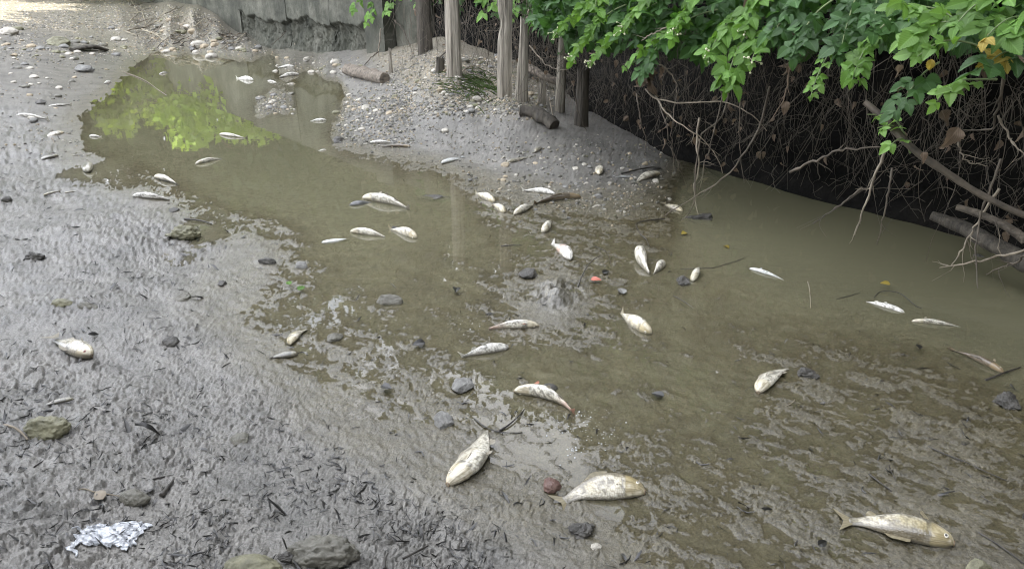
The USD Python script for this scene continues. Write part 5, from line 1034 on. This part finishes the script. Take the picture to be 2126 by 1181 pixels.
for i in range(120):
    x, y = r.uniform(270, 520), r.uniform(12, 98)
    if y < 5 + (x - 295) * .3: continue
    kd_ = int(r.integers(3)); a_, L = r.normal() * .5 + (.9 if r.random() < .6 else -.5), r.uniform(18, 60)
    p0, p1 = on_ground(x - math.cos(a_) * L / 2, y + math.sin(a_) * L / 3), on_ground(x + math.cos(a_) * L / 2, max(y - math.sin(a_) * L / 3, 5))
    q = np.array([p0 + (p1 - p0) * u + [0, 0, .04 + .05 * r.random()] for u in np.linspace(0, 1, 5)]); tag(obj('drift_stick', tube(q, np.linspace(.010, .004, 5) * r.uniform(.5, 1.2), 5), M[['dry_grass', 'cane', 'cane_pale'][kd_]], smooth=True), ['straw coloured stalk', 'dark brown stick', 'pale bleached stick'][kd_] + ' washed up in the drift pile at the end of the concrete wall', 'stick', ['straw stalks', 'dark sticks', 'pale sticks'][kd_] + ' of the drift pile')
def small_leaf(px_, py_, s, mt, lab, up=.012, seed=0):
    r = np.random.default_rng(seed); v, f, uv = leaflet(s, s * .36, .35, .25); uv = np.vstack([uv, uv]); v = np.vstack([v, v - [0, 0, .0015]]); n = len(v) // 2; f = np.vstack([f, f[:, ::-1] + n])
    Rm = rot_to(np.array([math.cos(seed), math.sin(seed), .25]), np.array([.1, -.3, 1.0])); p = on_ground(px_, py_); p[2] = max(p[2], 0) + up
    tag(obj('fallen_leaf', (v @ Rm.T + p - (v @ Rm.T).mean(0) * [1, 1, 0], f), M[mt], smooth=True, uv=uv), lab, 'leaf')
small_leaf(627, 606, .05, 'bramble', 'green leaf lying on the shallow water', .02, 1)
small_leaf(601, 598, .045, 'bramble', 'narrow green leaf standing in the shallow water', .03, 2)
small_leaf(1831, 620, .05, 'bramble_yellow', 'yellow leaf caught by the arching dark twig', .03, 3)
small_leaf(1419, 491, .05, 'bramble_yellow', 'tan yellow leaf near the wet black twigs', .012, 4)
small_leaf(1507, 526, .05, 'bramble_yellow', 'orange leaf floating at the edge of the brown water', .006, 5)
small_leaf(1237, 586, .055, 'red_leaf', 'red leaf curled beside the mud heap', .015, 6)
small_leaf(1258, 569, .05, 'litter', 'black leaf right above the red leaf', .01, 7)
small_leaf(1290, 608, .07, 'stone_grey', 'grey wet leaf lying right of the mud heap', .008, 8)
small_leaf(1365, 826, .05, 'litter', 'dark curled leaf in the open shallows', .012, 9)
small_leaf(870, 720, .06, 'litter', 'brown curled leaf left of the white speckled fish', .015, 10)
small_leaf(948, 610, .06, 'litter', 'ragged dark leaf left of the mud heap', .02, 11)
small_leaf(803, 812, .05, 'litter', 'dark curled leaf on the mud left of the angular grey stone', .02, 12)
small_leaf(1706, 1138, .035, 'litter', 'dark frayed leaf left of the olive gold fish', .02, 13)
small_leaf(1905, 728, .04, 'litter', 'small dark leaf above the brown backed fish', .02, 14)
small_leaf(209, 1036, .05, 'cane_pale', 'pale torn leaf under the pale forked twig', .015, 15)
# white splash: a branching blot a few millimetres thick
from shapely.geometry import LineString, Point, Polygon
from shapely.ops import unary_union
def gp(x, y): return at(np.array(float(x)), np.array(float(y)), zs)[:2]
zs = on_ground(215, 1105)[2] + .012
polys = []
for pts, w_ in [([(150, 1150), (150, 1132), (175, 1118), (205, 1108), (240, 1108), (262, 1098), (290, 1080), (306, 1068)], .012), ([(160, 1110), (190, 1098), (232, 1088), (262, 1076), (292, 1066)], .010), ([(172, 1122), (200, 1112), (236, 1104), (258, 1112)], .016), ([(148, 1098), (166, 1096), (178, 1104)], .005),
                ([(138, 1138), (150, 1140), (163, 1160)], .006), ([(205, 1096), (225, 1104), (258, 1122)], .013), ([(185, 1092), (195, 1104)], .006), ([(268, 1096), (282, 1108)], .005), ([(196, 1108), (225, 1104), (258, 1098)], .030), ([(190, 1112), (225, 1112)], .014)]:
    polys.append(LineString([gp(*q) for q in pts]).buffer(w_ * (1.5 if w_ > .0125 else .62)))
bl = unary_union(polys).segmentize(.004)
def rag(g):
    def j(ring):
        c = np.array(ring.coords); nrm = .020 * (fbm(P3(c[:, 0], c[:, 1], 60, 1), 3) - .5); nrm2 = .020 * (fbm(P3(c[:, 0], c[:, 1], 60, 9), 3) - .5); return np.stack([c[:, 0] + nrm * 1.6, c[:, 1] + nrm2 * 1.6], -1)
    return Polygon(j(g.exterior), [j(q) for q in g.interiors]).buffer(0)
parts_ = []
for g_ in getattr(bl, 'geoms', [bl]):
    q = rag(g_)
    for h_ in getattr(q, 'geoms', [q]): parts_.append(trimesh.creation.extrude_polygon(h_, .0025, engine='earcut'))
m_ = trimesh.util.concatenate(parts_).subdivide_to_size(.007); vv = np.array(m_.vertices); vv[:, 2] += np.maximum(ground(vv[:, 0], vv[:, 1]), ground(vv[:, 0], vv[:, 1], False) - .01) + .004 + .004 * (fbm(P3(vv[:, 0], vv[:, 1], 60, 2), 3) - .3)
tag(obj('white_splash', (vv, m_.faces), M['white_splash']), 'white splash of droppings on the mud in the lower left corner', 'splash')
mb = MB(); r = np.random.default_rng(17); sph = trimesh.creation.icosphere(1, 1.0)
for (cx, cy, sx, sy, n) in [(1190, 890, 24, 7, 34), (1250, 900, 16, 13, 30), (1192, 936, 12, 12, 30), (980, 672, 14, 16, 18), (1210, 862, 26, 8, 20), (1340, 440, 30, 10, 20)]:
    for i in range(n):
        q = at(np.array(cx + r.normal() * sx), np.array(cy + r.normal() * sy), .001); s = .0010 + .0026 * r.random() ** 2.5; mb.add(sph.vertices * s * [1, 1, .7] + q, sph.faces)
tag(obj('foam', mb.get(), M['foam'], smooth=True), 'specks of white foam floating on the shallow water', 'foam', kind='stuff')
